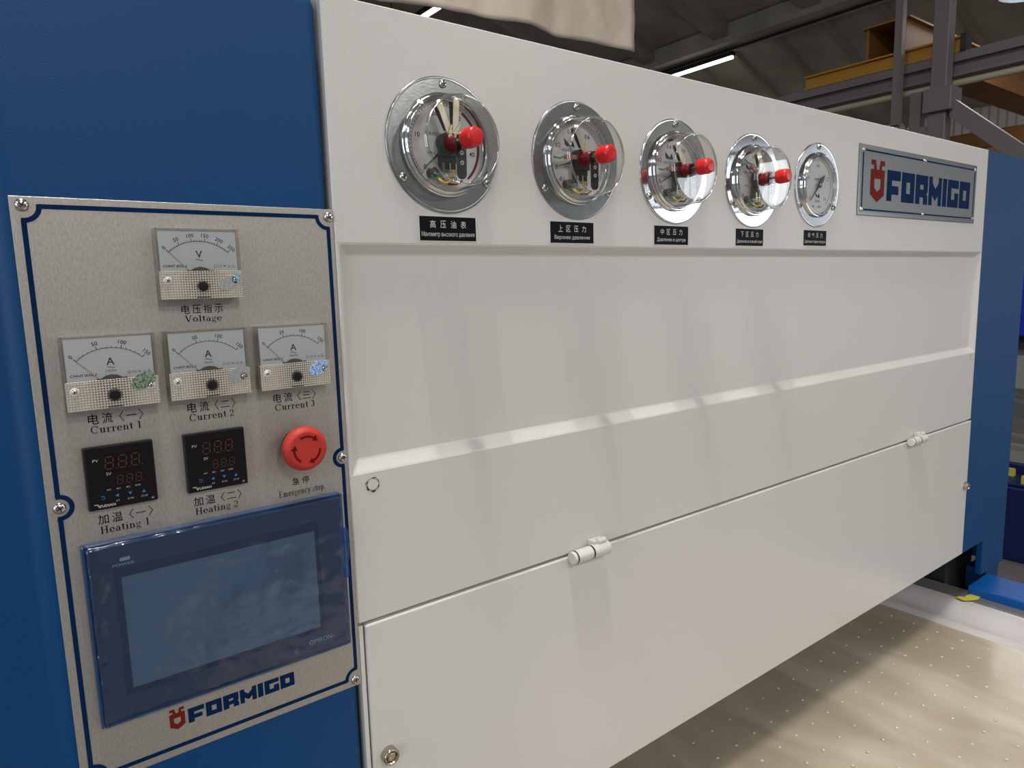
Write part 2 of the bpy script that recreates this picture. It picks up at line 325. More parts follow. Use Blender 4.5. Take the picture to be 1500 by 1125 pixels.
# a small book-face alphabet (thick stems, thin hairlines, slab serifs) for the panel's English words
def serif_glyph(c):
    P = []; T, t = 0.15, 0.075; X = 0.66
    def rib(x0, y0, x1, y1, w):
        dx, dy = x1 - x0, y1 - y0; l = math.hypot(dx, dy); nx, ny = -dy / l * w / 2, dx / l * w / 2
        P.append([(x0 - nx, y0 - ny), (x1 - nx, y1 - ny), (x1 + nx, y1 + ny), (x0 + nx, y0 + ny)])
    def rect(a, b, c_, d): P.append([(a, b), (c_, b), (c_, d), (a, d)])
    def ser(x, y, up, l=0.11, r=0.11): rect(x - T / 2 - l, y - (0.05 if up else 0), x + T / 2 + r, y + (0 if up else 0.05))
    def stem(x, y0=0, y1=X, bot=True, top='l'):
        rect(x - T / 2, y0, x + T / 2, y1)
        if bot: ser(x, y0, False)
        if top == 'l': ser(x, y1, True, 0.11, 0)
        if top == 'b': ser(x, y1, True)
    def arc(cx, cy, rx, ry, a0, a1, wx=T, wy=t, n=14):
        n = max(4, int(abs(a1 - a0) / 360 * 22)); o = []
        for i in range(n + 1):
            a = math.radians(a0 + (a1 - a0) * i / n); o.append(((cx + rx * math.cos(a), cy + ry * math.sin(a)), (cx + (rx - wx) * math.cos(a), cy + (ry - wy) * math.sin(a))))
        for (p, q), (r, s_) in zip(o[:-1], o[1:]): P.append([p, r, s_, q])
    adv = 0.68
    if c == 'V': rib(.12, 1, .42, 0, T); rib(.42, 0, .72, 1, t); ser(.12, 1, True); ser(.72, 1, True, .06, .06); adv = .86
    elif c == 'o': arc(.33, .33, .3, .345, 0, 360)
    elif c == 'l': stem(.19, 0, 1); adv = .38
    elif c == 'i': stem(.19, 0, X); arc(.18, .88, .08, .08, 0, 360, .08, .08); adv = .38
    elif c == 't': rect(.12, .12, .12 + T, .86); rect(.0, .61, .38, .66); arc(.27, .14, .15, .15, 180, 330, .1, .05); adv = .42
    elif c == 'a': rect(.38, .05, .38 + T, .46); arc(.29, .44, .215, .23, 0, 165, .1, t); arc(.25, .2, .22, .21, 60, 330); rect(.40, 0, .62, .05); adv = .64
    elif c == 'g': arc(.28, .45, .22, .21, 0, 360, .1, .045); arc(.29, -.13, .27, .15, 0, 360, .06, .06); arc(.2, .12, .16, .12, 110, 250, .08, .06); rect(.12, .02, .45, .09); rect(.42, .58, .6, .64); adv = .62
    elif c == 'e': arc(.32, .33, .29, .345, 5, 318); rect(.1, .34, .58, .39); adv = .64
    elif c == 'c': arc(.32, .33, .29, .345, 45, 318); adv = .60
    elif c == 'C': arc(.46, .5, .42, .52, 35, 322, .14, t); rect(.80, .68, .85, .99); adv = .92
    elif c == 'u': rect(.13, .15, .13 + T, X); ser(.19, X, True, .11, 0); arc(.32, .17, .19, .18, 180, 360, .1, .06); stem(.53, 0, X, False); rect(.53, 0, .7, .05); adv = .74
    elif c == 'r': stem(.19); arc(.36, .46, .17, .2, 40, 170, .06, .06); arc(.46, .56, .07, .07, 0, 360, .07, .07); adv = .54
    elif c == 'n': stem(.19); arc(.38, .46, .2, .2, 0, 170, .1, .06); stem(.53, 0, .48, True, None); adv = .74
    elif c == 'm': stem(.19); arc(.37, .46, .19, .2, 0, 170, .1, .06); stem(.50, 0, .48, True, None); arc(.67, .46, .19, .2, 0, 170, .1, .06); stem(.81, 0, .48, True, None); adv = 1.02
    elif c == 'p': stem(.19, -.28, X); arc(.36, .33, .25, .345, -150, 150); adv = .68
    elif c == 'y': rib(.12, X, .33, .02, T); rib(.56, X, .26, -.2, t); ser(.12, X, True, .08, .08); ser(.56, X, True, .05, .05); arc(.17, -.19, .08, .08, 0, 360, .08, .08); adv = .66
    elif c == 's': arc(.25, .49, .19, .18, 30, 270, .09, .05); arc(.25, .17, .2, .18, -150, 90, .09, .05); rect(.42, .48, .46, .66); rect(.03, 0, .07, .18); adv = .52
    elif c == 'H': stem(.2, 0, 1, True, 'b'); stem(.72, 0, 1, True, 'b'); rect(.2, .48, .72, .54); adv = .94
    elif c == 'E': stem(.2, 0, 1, True, 'b'); rect(.2, .95, .72, 1); rect(.2, 0, .76, .05); rect(.2, .48, .55, .53); rect(.68, .76, .73, 1); rect(.72, 0, .77, .26); rect(.52, .38, .56, .64); adv = .84
    elif c == '1': rect(.26, 0, .26 + T, 1); rect(.12, 0, .53, .05); rib(.1, .86, .3, .98, .06); adv = .62
    elif c == '2': arc(.3, .7, .25, .3, -35, 175, .13, .06); rib(.46, .5, .07, .06, .08); rect(.05, 0, .56, .09); rect(.52, 0, .57, .24); adv = .64
    elif c == '3': arc(.27, .74, .23, .27, -80, 150, .14, .10); arc(.26, .27, .26, .28, -150, 80, .14, .10); adv = .62
    elif c == ' ': adv = .32
    return P, adv
def serif2d(s, narrow=1.0):
    v = []; f = []; x = 0
    for ch in s:
        P, adv = serif_glyph(ch)
        for p in P:
            a = sum(p[i][0] * p[(i + 1) % 4][1] - p[(i + 1) % 4][0] * p[i][1] for i in range(4))
            if a < 0: p = p[::-1]
            o = len(v); v += [(q[0] + x, q[1]) for q in p]; f.append(tuple(range(o, o + 4)))
        x += adv + 0.03
    return v, f

# maker's lettering: blocky letters on a unit height, drawn as convex pieces
def logo_pieces():
    def R(a, b, c, d): return [(a, b), (c, b), (c, d), (a, d)]
    L = {}
    L['F'] = (1.0, [R(0, 0, .36, 1), R(.36, .68, 1, 1), R(.36, .22, .86, .50)])
    L['O'] = (1.0, [R(0, 0, .36, 1), R(.66, 0, 1, 1), R(.36, .68, .66, 1), R(.36, 0, .66, .30)])
    L['R'] = (1.0, [R(0, 0, .36, 1), R(.36, .67, 1, 1), R(.36, .24, .65, .51), [(.65, .30), (.90, .36), (1, .44), (1, .67), (.65, .67)], [(.65, 0), (1, 0), (1, .28), (.90, .36), (.65, .30)]])
    L['M'] = (1.10, [R(0, 0, .29, 1), R(.81, 0, 1.10, 1), [(.29, .36), (.55, .17), (.55, .58), (.29, .80)], [(.55, .17), (.81, .36), (.81, .80), (.55, .58)]])
    L['I'] = (.36, [R(0, 0, .36, 1)])
    L['G'] = (1.0, [R(0, 0, .34, 1), R(.34, .70, 1, 1), R(.34, 0, 1, .29), R(.64, .29, 1, .53)])
    out = []; x = 0
    for c in 'FORMIGO':
        w, P = L[c]
        for p in P: out.append([(a + x, b) for a, b in p])
        x += w + .10
    return out, x - .10
def put_logo(parent, ex0, ex1, ez0, ez1, fx0, fx1, fz0, fz1, y, org, bold_red=m_redp):
    t = 0.00025; P, w = logo_pieces(); mb = MB(); ox, oz = org
    for p in P: mb.prism([(fx0 + a / w * (fx1 - fx0) - ox, fz0 + b * (fz1 - fz0) - oz) for a, b in p], y - t, y)
    obj('maker_lettering', mb, m_navy, parent)
    E = [[(0, .18), (.28, .12), (.28, .58), (0, .78)], [(0, .18), (.5, 0), (.5, .25), (.28, .34)], [(.5, 0), (1, .18), (.72, .34), (.5, .25)],
         [(1, .18), (1, .78), (.72, .58), (.72, .12)], [(0, .78), (.28, .56), (.72, .56), (1, .78)],
         [(.22, .76), (.42, .76), (.42, .82), (.22, .90)], [(.30, .80), (.42, .80), (.34, 1), (.22, 1)], [(.02, .88), (.30, .88), (.30, 1), (.02, 1)],
         [(.58, .76), (.78, .76), (.78, .88), (.66, .90)], [(.60, .80), (.74, .80), (.80, 1), (.66, 1)], [(.70, .88), (.98, .88), (.98, 1), (.70, 1)]]
    mb = MB()
    for k, p in enumerate(E): mb.prism([(ex0 + a * (ex1 - ex0) - ox, ez0 + b * (ez1 - ez0) - oz) for a, b in p], y - t - 0.000004 * k, y)
    obj('ant_emblem', mb, bold_red, parent)

def add_screw(parent, x, z, y, r, m=m_screw, name='screw', hexhead=False):
    mb = MB(); mb.lathe([(0.0, r), (-r * .18, r), (-r * .42, r * .86), (-r * .58, r * .55), (-r * .64, 0)], x, z, y, 24)
    o = obj(name, mb, m, parent)
    a = random.random() * PI; mb = MB()
    for k in (0, PI / 2):
        c, s = math.cos(a + k), math.sin(a + k); mb.line(x - c * r * .52, z - s * r * .52, x + c * r * .52, z + s * r * .52, r * .2, y - r * .68, y - r * .3)
    q = obj('cross_recess', mb, m_recess, o)
    return o

# ================================================================== STRUCTURE
XR = 11.5
mb = MB(); mb.box(-7, XR + 0.2, -12, 12, -1.55, -1.45); struct('floor', mb, m_floor)
def roofz(x): return 3.42 + 0.28 * (8.8 - x) if x < 8.8 else 3.42 - 0.42 * (x - 8.8)
mb = MB(); mb.box(XR, XR + 0.2, -12, -9.7, -1.45, roofz(XR) + .1); mb.box(XR, XR + .2, -6.0, 12, -1.45, roofz(XR) + .1); mb.box(XR, XR + .2, -9.7, -6.1, 2.25, roofz(XR) + .1)
wr = struct('wall_right', mb, m_wall)
mb = MB()
y = -6.0
for k in range(160):
    y0 = -6.0 + k * 0.11; mb.prism([(XR - .022, 0)] * 0 or [(0, 0), (1, 0), (1, 1)], 0, 0) if False else None
    mb.box(XR - 0.02, XR, y0, y0 + 0.085, -1.45, roofz(XR))
o = obj('wall_rib', mb, m_wall, wr); o['kind'] = 'stuff'
mb = MB(); mb.box(-7, XR, 11.8, 12, -1.45, 8.0); struct('wall_back', mb, m_wall)
mb = MB()
for (xa, xb) in ((-7, 8.8), (8.8, XR + .2)):
    za, zb = roofz(xa), roofz(xb); v = [(xa, -12, za), (xb, -12, zb), (xb, 12, zb), (xa, 12, za), (xa, -12, za + .1), (xb, -12, zb + .1), (xb, 12, zb + .1), (xa, 12, za + .1)]
    mb.add(v, [(0, 3, 2, 1), (4, 5, 6, 7), (0, 1, 5, 4), (1, 2, 6, 5), (2, 3, 7, 6), (3, 0, 4, 7)])
ceil = struct('ceiling', mb, m_conc)
# roof ribs running down the slope, and the ridge beam that carries the conduit
def slope_rib(y0, w, xa, xb, d, name='roof_rib'):
    mb = MB(); v = []
    for x in (xa, xb):
        z = roofz(x)
        for yy in (y0, y0 + w):
            for zz in (z - d, z + .02): v.append((x, yy, zz))
    mb.add(v, [(0, 1, 3, 2), (4, 6, 7, 5), (0, 4, 5, 1), (2, 3, 7, 6), (0, 2, 6, 4), (1, 5, 7, 3)])
    return obj(name, mb, m_rib, ceil)
for k in range(11): slope_rib(-3.6 + 1.32 * k, 0.24, 2.0, 8.72, 0.20)
for k in range(16): slope_rib(-3.9 + 0.70 * k, 0.05, 8.9, XR, 0.10)
mb = MB(); mb.box(8.55, 9.0, -12, 12, 3.22, 3.46); obj('ridge_beam', mb, m_conc, ceil)

# ================================================================== FAR BACKGROUND
def tube_light(loc, L, label, lit=True):
    t = thing('tube_light', loc, label, 'ceiling light', 'tube lights under the roof')
    mb = MB(); mb.box(-.035, .035, -L / 2, L / 2, 0.0, .06); obj('housing', mb, m_cable, t)
    mb = MB(); mb.tube([(0, -L / 2 + .02, -.015), (0, L / 2 - .02, -.015)], 0.028, 12); obj('lamp_tube', mb, m_lamp, t)
    for s in (-.8, .8): mb = MB(); mb.tube([(0, s * L / 2, .06), (0, s * L / 2, .075 if loc[0] > 8 else 1.5)], .006, 6); obj('hanger', mb, m_cable, t)
    return t
tube_light((4.42, 7.05, 3.10), 1.25, 'short bright tube light just above the white panel edge left of the hanging sheet')
tube_light((8.8, 6.40, 3.10), 1.35, 'long bright tube light under the roof beam in the upper middle')
mb = MB(); mb.tube([(8.8, -11, 3.195), (8.8, 5.75, 3.195), (8.8, 11, 3.195)], 0.018, 8)
tag(obj('conduit', mb, m_cable), 'thin black conduit running under the concrete roof beam', 'conduit')

# hanging sheet behind the press
def sheet():
    A = Vector((0.99, 1.585, 0.94)); B = Vector((2.269, 1.506, 0.94)); n, mrows = 60, 30; v = []; f = []
    for j in range(mrows + 1):
        for i in range(n + 1):
            u = i / n; p = A.lerp(B, u); h = j / mrows * 0.62
            w = noise.noise(Vector((u * 5, h * 3, 0))) * .05 * (1 - .6 * u) + noise.noise(Vector((u * 16 + h * 5, h * 7, 3))) * .012
            v.append((p.x + (h * .03 if i == n else 0), p.y + w + .02 * math.sin(u * 9 + h * 2), p.z + h + 0.01 * noise.noise(Vector((u * 8, 0, 5)))))
    for j in range(mrows):
        for i in range(n): a = j * (n + 1) + i; f.append((a, a + 1, a + n + 2, a + n + 1))
    mb = MB(); mb.add(v, f, True); o = obj('hanging_sheet', mb, m_sheet)
    sm = o.modifiers.new('thickness', 'SOLIDIFY'); sm.thickness = 0.003
    return tag(o, 'creased beige plastic sheet hanging above and behind the white press panel', 'sheet')
sheet()

# steel frame, runway beam and small yellow crane behind the press (all near x = 5)
def hbeam_y(mb, x, y0, y1, z0, z1, w=.09, t=.014):
    mb.box(x - w / 2, x + w / 2, y0, y1, z0, z0 + t); mb.box(x - w / 2, x + w / 2, y0, y1, z1 - t, z1); mb.box(x - t / 2, x + t / 2, y0, y1, z0 + t, z1 - t)
rb = thing('runway_beam', (5, 0.5, 1.2), 'grey steel runway beam with flanges carrying the yellow crane end', 'beam')
mb = MB(); hbeam_y(mb, 0, -1.5, 6, 0, .10, .10); obj('lower_beam', mb, m_steel, rb)
mb = MB(); mb.box(-.03, .03, -1.5, 6, .10, .145); obj('crane_rail', mb, m_steel, rb)
mb = MB(); mb.box(-.05, -.006, 2.05, 2.07, .014, .09); obj('web_stiffener', mb, m_steel, rb)
pp = MB(); pp.tube([(5, -1.0, 1.168), (5, .95, 1.168), (5, 6.3, 1.168)], 0.021, 10)
tag(obj('pipe', pp, m_pipe), 'pale yellowish pipe running under the grey runway beam', 'pipe')
cr = thing('bridge_crane', (5, 1.3, 1.345), 'yellow overhead crane with end carriage on the grey runway beam', 'crane')
mb = MB(); w = .07
mb.box(-.035, .035, .03, 1.06, .0, .012); mb.box(-.035, .035, .03, 1.06, .083, .095); mb.box(-.012, .012, .03, 1.06, .012, .083); obj('end_carriage', mb, m_craney, cr)
mb = MB(); mb.box(-.03, 4.8, .36, .374, .095, .29); mb.box(-.03, 4.8, .60, .614, .095, .29); mb.box(-.05, 4.8, .33, .64, .29, .302); mb.box(-.03, 4.8, .35, .62, .083, .095); obj('bridge_girder', mb, m_craneo, cr, bevel=0)
mb = MB(); mb.box(-.045, .045, .0, .03, -.0, .1); obj('buffer', mb, m_dark, cr)

ob = MB(); ob.box(9.9, 10.05, -1, 6, 1.20, 1.48); tag(obj('wall_beam', ob, m_craneo), 'brown steel beam running in front of the corrugated wall', 'beam')
ob = MB(); ob.box(7.4, 7.5, 1.2, 3.2, 1.12, 1.26); 
tag(obj('hanging_beam', ob, m_craneo), 'short brown beam seen low between the steel posts and the brace', 'beam')

fr = thing('steel_post', (4.87, 1.39, -1.48), 'thick grey steel column with a capital block and diagonal brace', 'post')
mb = MB(); mb.box(-.045, .045, -.045, .045, 2.60, 5.7); obj('upper_post', mb, m_steel, fr, bevel=.004, bseg=1)
mb = MB(); mb.box(-.045, .05, -.05, .05, 0, 2.46); obj('lower_post', mb, m_steel, fr, bevel=.004, bseg=1)
mb = MB(); mb.box(-.08, .08, -.09, .07, 2.46, 2.60); obj('capital', mb, m_steel, fr, bevel=.004, bseg=1)
mb = MB(); mb.add([(-.03, -.07, 2.42), (.03, -.07, 2.42), (-.03, -.07, 2.54), (.03, -.07, 2.54), (-.03, -1.0, 1.60), (.03, -1.0, 1.60), (-.03, -1.0, 1.72), (.03, -1.0, 1.72)], [(0, 2, 3, 1), (4, 5, 7, 6), (0, 1, 5, 4), (2, 6, 7, 3), (0, 4, 6, 2), (1, 3, 7, 5)]); obj('diagonal_brace', mb, m_steel, fr, fixn=True)
mb = MB(); mb.box(-.03, .03, .05, .10, 2.33, 2.39); obj('cross_tie', mb, m_steel, fr)
p2 = MB(); p2.box(4.85, 4.92, 1.495, 1.56, -1.45, 1.13); tag(obj('steel_post', p2, m_steel), 'short grey steel post left of the thick column, ending under the runway beam', 'post')
p3 = MB(); p3.box(4.72, 4.78, 1.575, 1.615, .93, 3.9); p3.box(4.71, 4.72, 1.565, 1.57, .93, 3.9)
tag(obj('drop_post', p3, m_steel), 'slim grey steel tube dropping from the roof in front of the yellow crane', 'post')
lp = thing('high_bay_lamp', (6.0, 1.30, 1.90), 'round high bay lamp glowing in the top right corner', 'lamp')
mb = MB(); mb.lathe([(0, .20), (.03, .21), (.10, .15), (.17, .06), (.30, .05), (.30, 0)], 0, 0, 0, 32, axis='z'); obj('reflector', mb, m_lamp2, lp, fixn=True)
mb = MB(); mb.lathe([(.03, 0), (.02, .09), (.0, .10), (-.005, .0)], 0, 0, 0, 24, axis='z'); obj('lamp_disc', mb, m_lamp, lp, fixn=True)
mb = MB(); mb.tube([(0, 0, .28), (0, 0, 2.2)], .008, 6); obj('rod', mb, m_cable, lp)

# machine standing beyond the blue column on the right (only a narrow strip of it shows)
bm = thing('blue_machine', (4.0, 0.1, -1.45), 'deep blue machine with yellow clamps behind the right blue column', 'machine')
mb = MB(); mb.box(0, .78, -.6, 1.4, 0, .38); obj('base', mb, m_blue3, bm, bevel=.01)
mb = MB(); mb.box(.25, .78, -.6, 1.4, .38, .44); mb.box(.02, .25, -.6, 1.4, .38, .395); obj('bed', mb, m_blue3, bm, bevel=.004, bseg=1)
for (yy, xx) in ((.56, .16), (.46, .04)):
    mb = MB(); mb.prism([(xx, .395), (xx + .03, .395), (xx + .03, .42), (xx + .02, .435), (xx, .435)], yy - .015, yy + .015); obj('yellow_clamp', mb, m_tape, bm)
mb = MB(); mb.box(.3, .78, -.6, 1.4, .44, .50); obj('grey_ledge', mb, m_grey, bm)
mb = MB(); mb.add([(.3, .2, .62), (.45, .2, .62), (.3, .2, .70), (.45, .2, .70), (.3, 1.2, .78), (.45, 1.2, .78), (.3, 1.2, .86), (.45, 1.2, .86)], [(0, 2, 3, 1), (4, 5, 7, 6), (0, 1, 5, 4), (2, 6, 7, 3), (0, 4, 6, 2), (1, 3, 7, 5)]); obj('grey_belt', mb, m_belt, bm, fixn=True)
mb = MB(); mb.box(.42, .46, .5, .62, .66, .75); obj('yellow_switch_box', mb, m_craney, bm)
mb = MB(); mb.box(.5, .78, -.6, 1.4, .80, 1.03); obj('pale_cover', mb, m_grey, bm, bevel=.01)
mb = MB(); mb.box(.45, .78, -.6, 1.4, 1.03, 1.10); obj('dark_rail', mb, m_dark, bm)
mb = MB(); mb.box(.4, .78, -.6, 1.4, 1.10, 1.62); obj('vivid_blue_hood', mb, m_vivid, bm, bevel=.01)

# ================================================================== PRESS: table, body, columns
T = -0.765
mt = thing('membrane_table', (1.0, 0.1, -1.45), 'press table under a milky beige silicone membrane with raised dots', 'table')
tx, ty, tz = 1.0, 0.1, -1.45
mb = MB(); n1, n2 = 60, 40; v = []; f = []
X0, X1, Y0, Y1 = 0.275, 1.612, -1.1, 1.1
for j in range(n2 + 1):
    for i in range(n1 + 1):
        x = X0 + (X1 - X0) * i / n1; y = Y0 + (Y1 - Y0) * j / n2; v.append((x - tx, y - ty, T - tz + .0015 * noise.noise(Vector((x * 6, y * 3, 0)))))
for j in range(n2):
    for i in range(n1): a = j * (n1 + 1) + i; f.append((a, a + 1, a + n1 + 2, a + n1 + 1))
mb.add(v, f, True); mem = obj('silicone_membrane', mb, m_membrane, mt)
mb = MB()
for i in range(6, 32):
    for j in range(-14, 10):
        x = .0 + .0497 * i + .0225; y = .032 + .048 * j; a = len(mb.v)
        if x > 1.59: continue
        mb.lathe([(0.0003, .0032), (.0014, .0024), (.0022, 0)], x - tx, -(y - ty), T - tz, 6, axis='z')
o = obj('raised_dots', mb, mat('membrane_dot', (.5, .46, .38), .2), mt, fixn=True); o['kind'] = 'stuff'
# white clamping border: swept profile along y
prof = [(1.605, T), (1.618, T + .007), (1.630, T + .008), (1.640, T + .001), (1.662, T + .004), (1.676, T + .016), (1.69, T + .022), (1.712, T + .026), (1.719, T + .024), (1.719, T - .02), (1.605, T - .02)]
def sweep(prof, y0, y1, n=40, wob=0.0):
    mb = MB(); v = []; f = []; k = len(prof)
    for j in range(n + 1):
        y = y0 + (y1 - y0) * j / n
        for q, (x, z) in enumerate(prof): v.append((x - tx + wob * noise.noise(Vector((y * 7, q * .3, 0))), y - ty, z - tz + wob * .5 * noise.noise(Vector((y * 11, q * .5, 7)))))
    for j in range(n):
        for q in range(k): a = j * k + q; b = j * k + (q + 1) % k; f.append((a, b, b + k, a + k))
    f += [tuple(range(k))[::-1], tuple(range(n * k, n * k + k))]
    mb.add(v, f); return mb
o = obj('white_clamp_border', sweep(prof, Y0, Y1, 60, .003), m_silic, mt, fixn=True, bevel=.003)
mb = MB(); mb.box(1.7215 - tx, 1.776 - tx, Y0 - ty, Y1 - ty, T - .06 - tz, -.740 - tz); obj('steel_rail', mb, m_rail, mt, bevel=.002)
mb = MB(); mb.box(X0 - tx, 1.72 - tx, Y0 - ty, Y1 - ty, T - .12 - tz, T - .022 - tz); obj('platen', mb, m_rail, mt)
for (xx, yy) in ((.34, -1), (1.6, -1), (.34, 1), (1.6, 1)):
    mb = MB(); mb.box(xx - .05 - tx, xx + .05 - tx, yy - .05 - ty, yy + .05 - ty, 0, T - .12 - tz); obj('leg', mb, m_rail, mt)
# strip of yellow tape across rail and border
mb = MB(); pts = [(1.700, -.003, -.7365), (1.712, -.010, -.7362), (1.722, -.014, -.7385), (1.735, -.016, -.7385), (1.752, -.018, -.7385)]
v = []
for k, (x, y, z) in enumerate(pts): w = .012 + .004 * (k % 2); v += [(x, y - w, z), (x + .004, y + w * .6, z)]
mb.add(v + [(a, b, c + .0006) for a, b, c in v], [(2 * k + 10, 2 * k + 12, 2 * k + 13, 2 * k + 11) for k in range(4)] + [(2 * k, 2 * k + 1, 2 * k + 3, 2 * k + 2) for k in range(4)]); 
tag(obj('tape_strip', mb, m_tape, fixn=True), 'scrap of yellow tape stuck across the rail edge of the table', 'tape')

pb = thing('press_body', (1.0, 0.6, -1.45), 'dark press interior behind and below the white front panel', 'press')
mb = MB(); mb.box(-.735, .70, -.57, .6, .84, 1.69); obj('upper_frame', mb, m_dark, pb)
mb = MB(); mb.box(-.73, 1.5, .8, .85, 0, 1.69); obj('rear_skirt', mb, m_dark, pb)
mb = MB(); mb.box(.79, .95, -.54, .75, 0.0, .80); obj('dark_backing', mb, m_dark, pb)  # added box; its near-black colour stands in for the unlit depth behind the notch

# left blue cabinet
cab = thing('control_cabinet', (0.135, 0.3, -1.45), 'tall blue control cabinet on the left carrying the aluminium instrument plate', 'cabinet')
mb = MB(); P = [(.0155, 0.0), (.2545, 0.0), (.2545, 1.2), (-.42, 1.2), (-.42, .52)]; n = 5
mb.add([(x - .135, y - .3, 0) for x, y in P] + [(x - .135, y - .3, 1.7) for x, y in P], [tuple(range(n))[::-1], tuple(range(n, 2 * n))] + [(i, (i + 1) % n, (i + 1) % n + n, i + n) for i in range(n)])
obj('cabinet_shell', mb, m_blue, cab, bevel=.012, bseg=5, fixn=True)
# right blue column with the notch at its foot, and the base beam
rc = thing('side_column', (1.84, 0.1, -1.45), 'blue side column at the right end of the white press panel', 'column')
mb = MB(); mb.prism([(1.7105 - 1.84, -.634 + 1.45), (1.838 - 1.84, -.634 + 1.45), (1.838 - 1.84, -.7195 + 1.45), (1.972 - 1.84, -.7195 + 1.45), (1.972 - 1.84, .2505 + 1.45), (1.7105 - 1.84, .2505 + 1.45)], -.1, -.085)
obj('front_plate', mb, m_blue, rc, bevel=.002)
mb = MB(); mb.box(1.955 - 1.84, 1.972 - 1.84, -.085, .5, .731, 1.70); obj('side_plate', mb, m_blue, rc)
bb = MB(); bb.box(1.752, 1.862, -1.2, -.003, -.775, -.72)
bb.box(1.77, 1.845, -1.2, -.003, -1.45, -.775)
tag(obj('base_beam', bb, m_blue2, bevel=.003), 'bright blue base beam running forward from the right column foot', 'beam')
bf = MB(); bf.box(1.885, 1.965, 0.005, .05, -1.45, -.722); tag(obj('column_foot', bf, m_blue, bevel=.003), 'blue pedestal block under the right side column', 'pedestal')

# white fascia: flat band, bevelled recess, flat lower part
fp = thing('front_panel', (0.98, 0.0, -0.0), 'large white textured metal panel of the press, with a shallow recess across it', 'panel')
FX = 0.98
def fascia():
    F = -.0015; D = .0085; x0, x1, z0, z1 = .2565, 1.7085, -.3205, .2505; a0, a1, b0, b1 = .2598, 1.7050, -.1728, .0405; w = .010
    out = [(x0, z0), (x1, z0), (x1, z1), (x0, z1)]; rim = [(a0, b0), (a1, b0), (a1, b1), (a0, b1)]; inn = [(a0 + w, b0 + w + .001), (a1 - w, b0 + w + .001), (a1 - w, b1 - w), (a0 + w, b1 - w)]
    v = [(x - FX, F + .02, z) for x, z in out] + [(x - FX, F, z) for x, z in out] + [(x - FX, F, z) for x, z in rim] + [(x - FX, D, z) for x, z in inn]
    f = []
    for b in (0, 4, 8):
        for i in range(4): j = (i + 1) % 4; f.append((b + i, b + j, b + 4 + j, b + 4 + i))
    f.append((12, 13, 14, 15)); mb = MB(); mb.add(v, f); return mb
obj('fascia_sheet', fascia(), m_white, fp, bevel=.0011, bseg=1, fixn=True)
mb = MB(); n = 60
for i in range(n):
    a = 360 * i / n; wd = .0010 + .0016 * max(0, noise.noise(Vector((math.cos(math.radians(a)) * 2, math.sin(math.radians(a)) * 2, 1.3))) + (.35 if 160 < a < 290 else -.05))
    mb.arc(.2796 - FX, -.1856, .0058, .0058 + wd, a, a + 6, -.0020, -.0012, 1)
obj('rust_ring', mb, m_rust, fp)
mb = MB(); mb.lathe([(0, .0056), (-.0007, .0054), (-.0008, 0)], .2796 - FX, -.1856, -.0012, 32); obj('plug', mb, m_door, fp)
mb = MB(); mb.lathe([(0, .0062), (-.0008, .006), (-.0009, 0)], 1.6895 - FX, -.1835, -.0012, 32); obj('plug', mb, m_door, fp)
mb = MB(); mb.arc(1.6895 - FX, -.1835, .0062, .0072, 80, 280, -.0018, -.0012, 14); obj('plug_gap', mb, m_grey, fp)

fd = thing('front_door', (0.98, 0.0, -0.63), 'smooth white lower flap of the press, hinged below the panel', 'door')
dz = .63
mb = MB(); mb.box(.2625 - FX, 1.7075 - FX, -.0035, .0155, -.6305 + dz, -.3232 + dz); obj('flap', mb, m_door, fd, bevel=.0022, bseg=4)
mb = MB(); mb.box(.2565 - FX, .2608 - FX, -.001, .015, -.6305 + dz, -.3232 + dz); obj('edge_return', mb, m_door, fd)
for hx in (.553, 1.428):
    hg = bpy.data.objects.new('hinge', None); C.objects.link(hg); hg.parent = fd; hg.location = (hx - FX, -.0112, -.3222 + dz)
    mb = MB(); mb.lathe([(-.030, 0), (-.030, .0072), (-.0265, .0078), (-.0255, .0078), (-.0255, .006), (-.0245, .006), (-.0245, .0080), (-.0245, .0080), (.0, .0080), (.0, .0)], 0, 0, 0, 20, axis='x'); obj('barrel', mb, m_door, hg, fixn=True)
    mb = MB(); mb.lathe([(.0018, 0), (.0018, .0085), (.028, .0085), (.0292, .006), (.0292, 0)], 0, 0, 0, 20, axis='x')
    mb.box(.004, .024, -.002, .009, .002, .0125); mb.lathe([(.012, 0), (.012, .004), (.0245, .004), (.0255, 0)], 0, .0105, -.001, 12, axis='x'); obj('knuckle', mb, m_door, hg, fixn=True)
    mb = MB(); mb.lathe([(-.0005, 0), (-.0005, .0083), (.0020, .0083), (.0020, 0)], 0, 0, 0, 16, axis='x'); mb.lathe([(-.0262, 0), (-.0262, .0081), (-.0242, .0081), (-.0242, 0)], 0, 0, 0, 16, axis='x'); obj('hinge_gap', mb, m_knob, hg, fixn=True)  # black rings over the joints; the shade of the hinge gaps is in their colour
for lx, lz in ((.2790, -.4655), (1.694, -.4685)):
    lk = bpy.data.objects.new('lock', None); C.objects.link(lk); lk.parent = fd; lk.location = (lx - FX, -.0035, lz + dz)
    mb = MB(); mb.lathe([(0, .0088), (-.007, .0086), (-.0085, .0078), (-.0085, .0064), (-.006, .006), (-.006, 0)], 0, 0, 0, 28); obj('collar', mb, m_brown, lk)
    mb = MB(); mb.lathe([(-.0055, .0055), (-.0072, .0052), (-.0078, .0035), (-.0070, .0)], 0, 0, 0, 14, flute=.14); obj('lock_core', mb, m_brown, lk)
    mb = MB(); mb.arc(0, 0, .0055, .0063, 0, 360, -.0065, -.0058, 24); obj('gap_ring', mb, m_recess, lk)

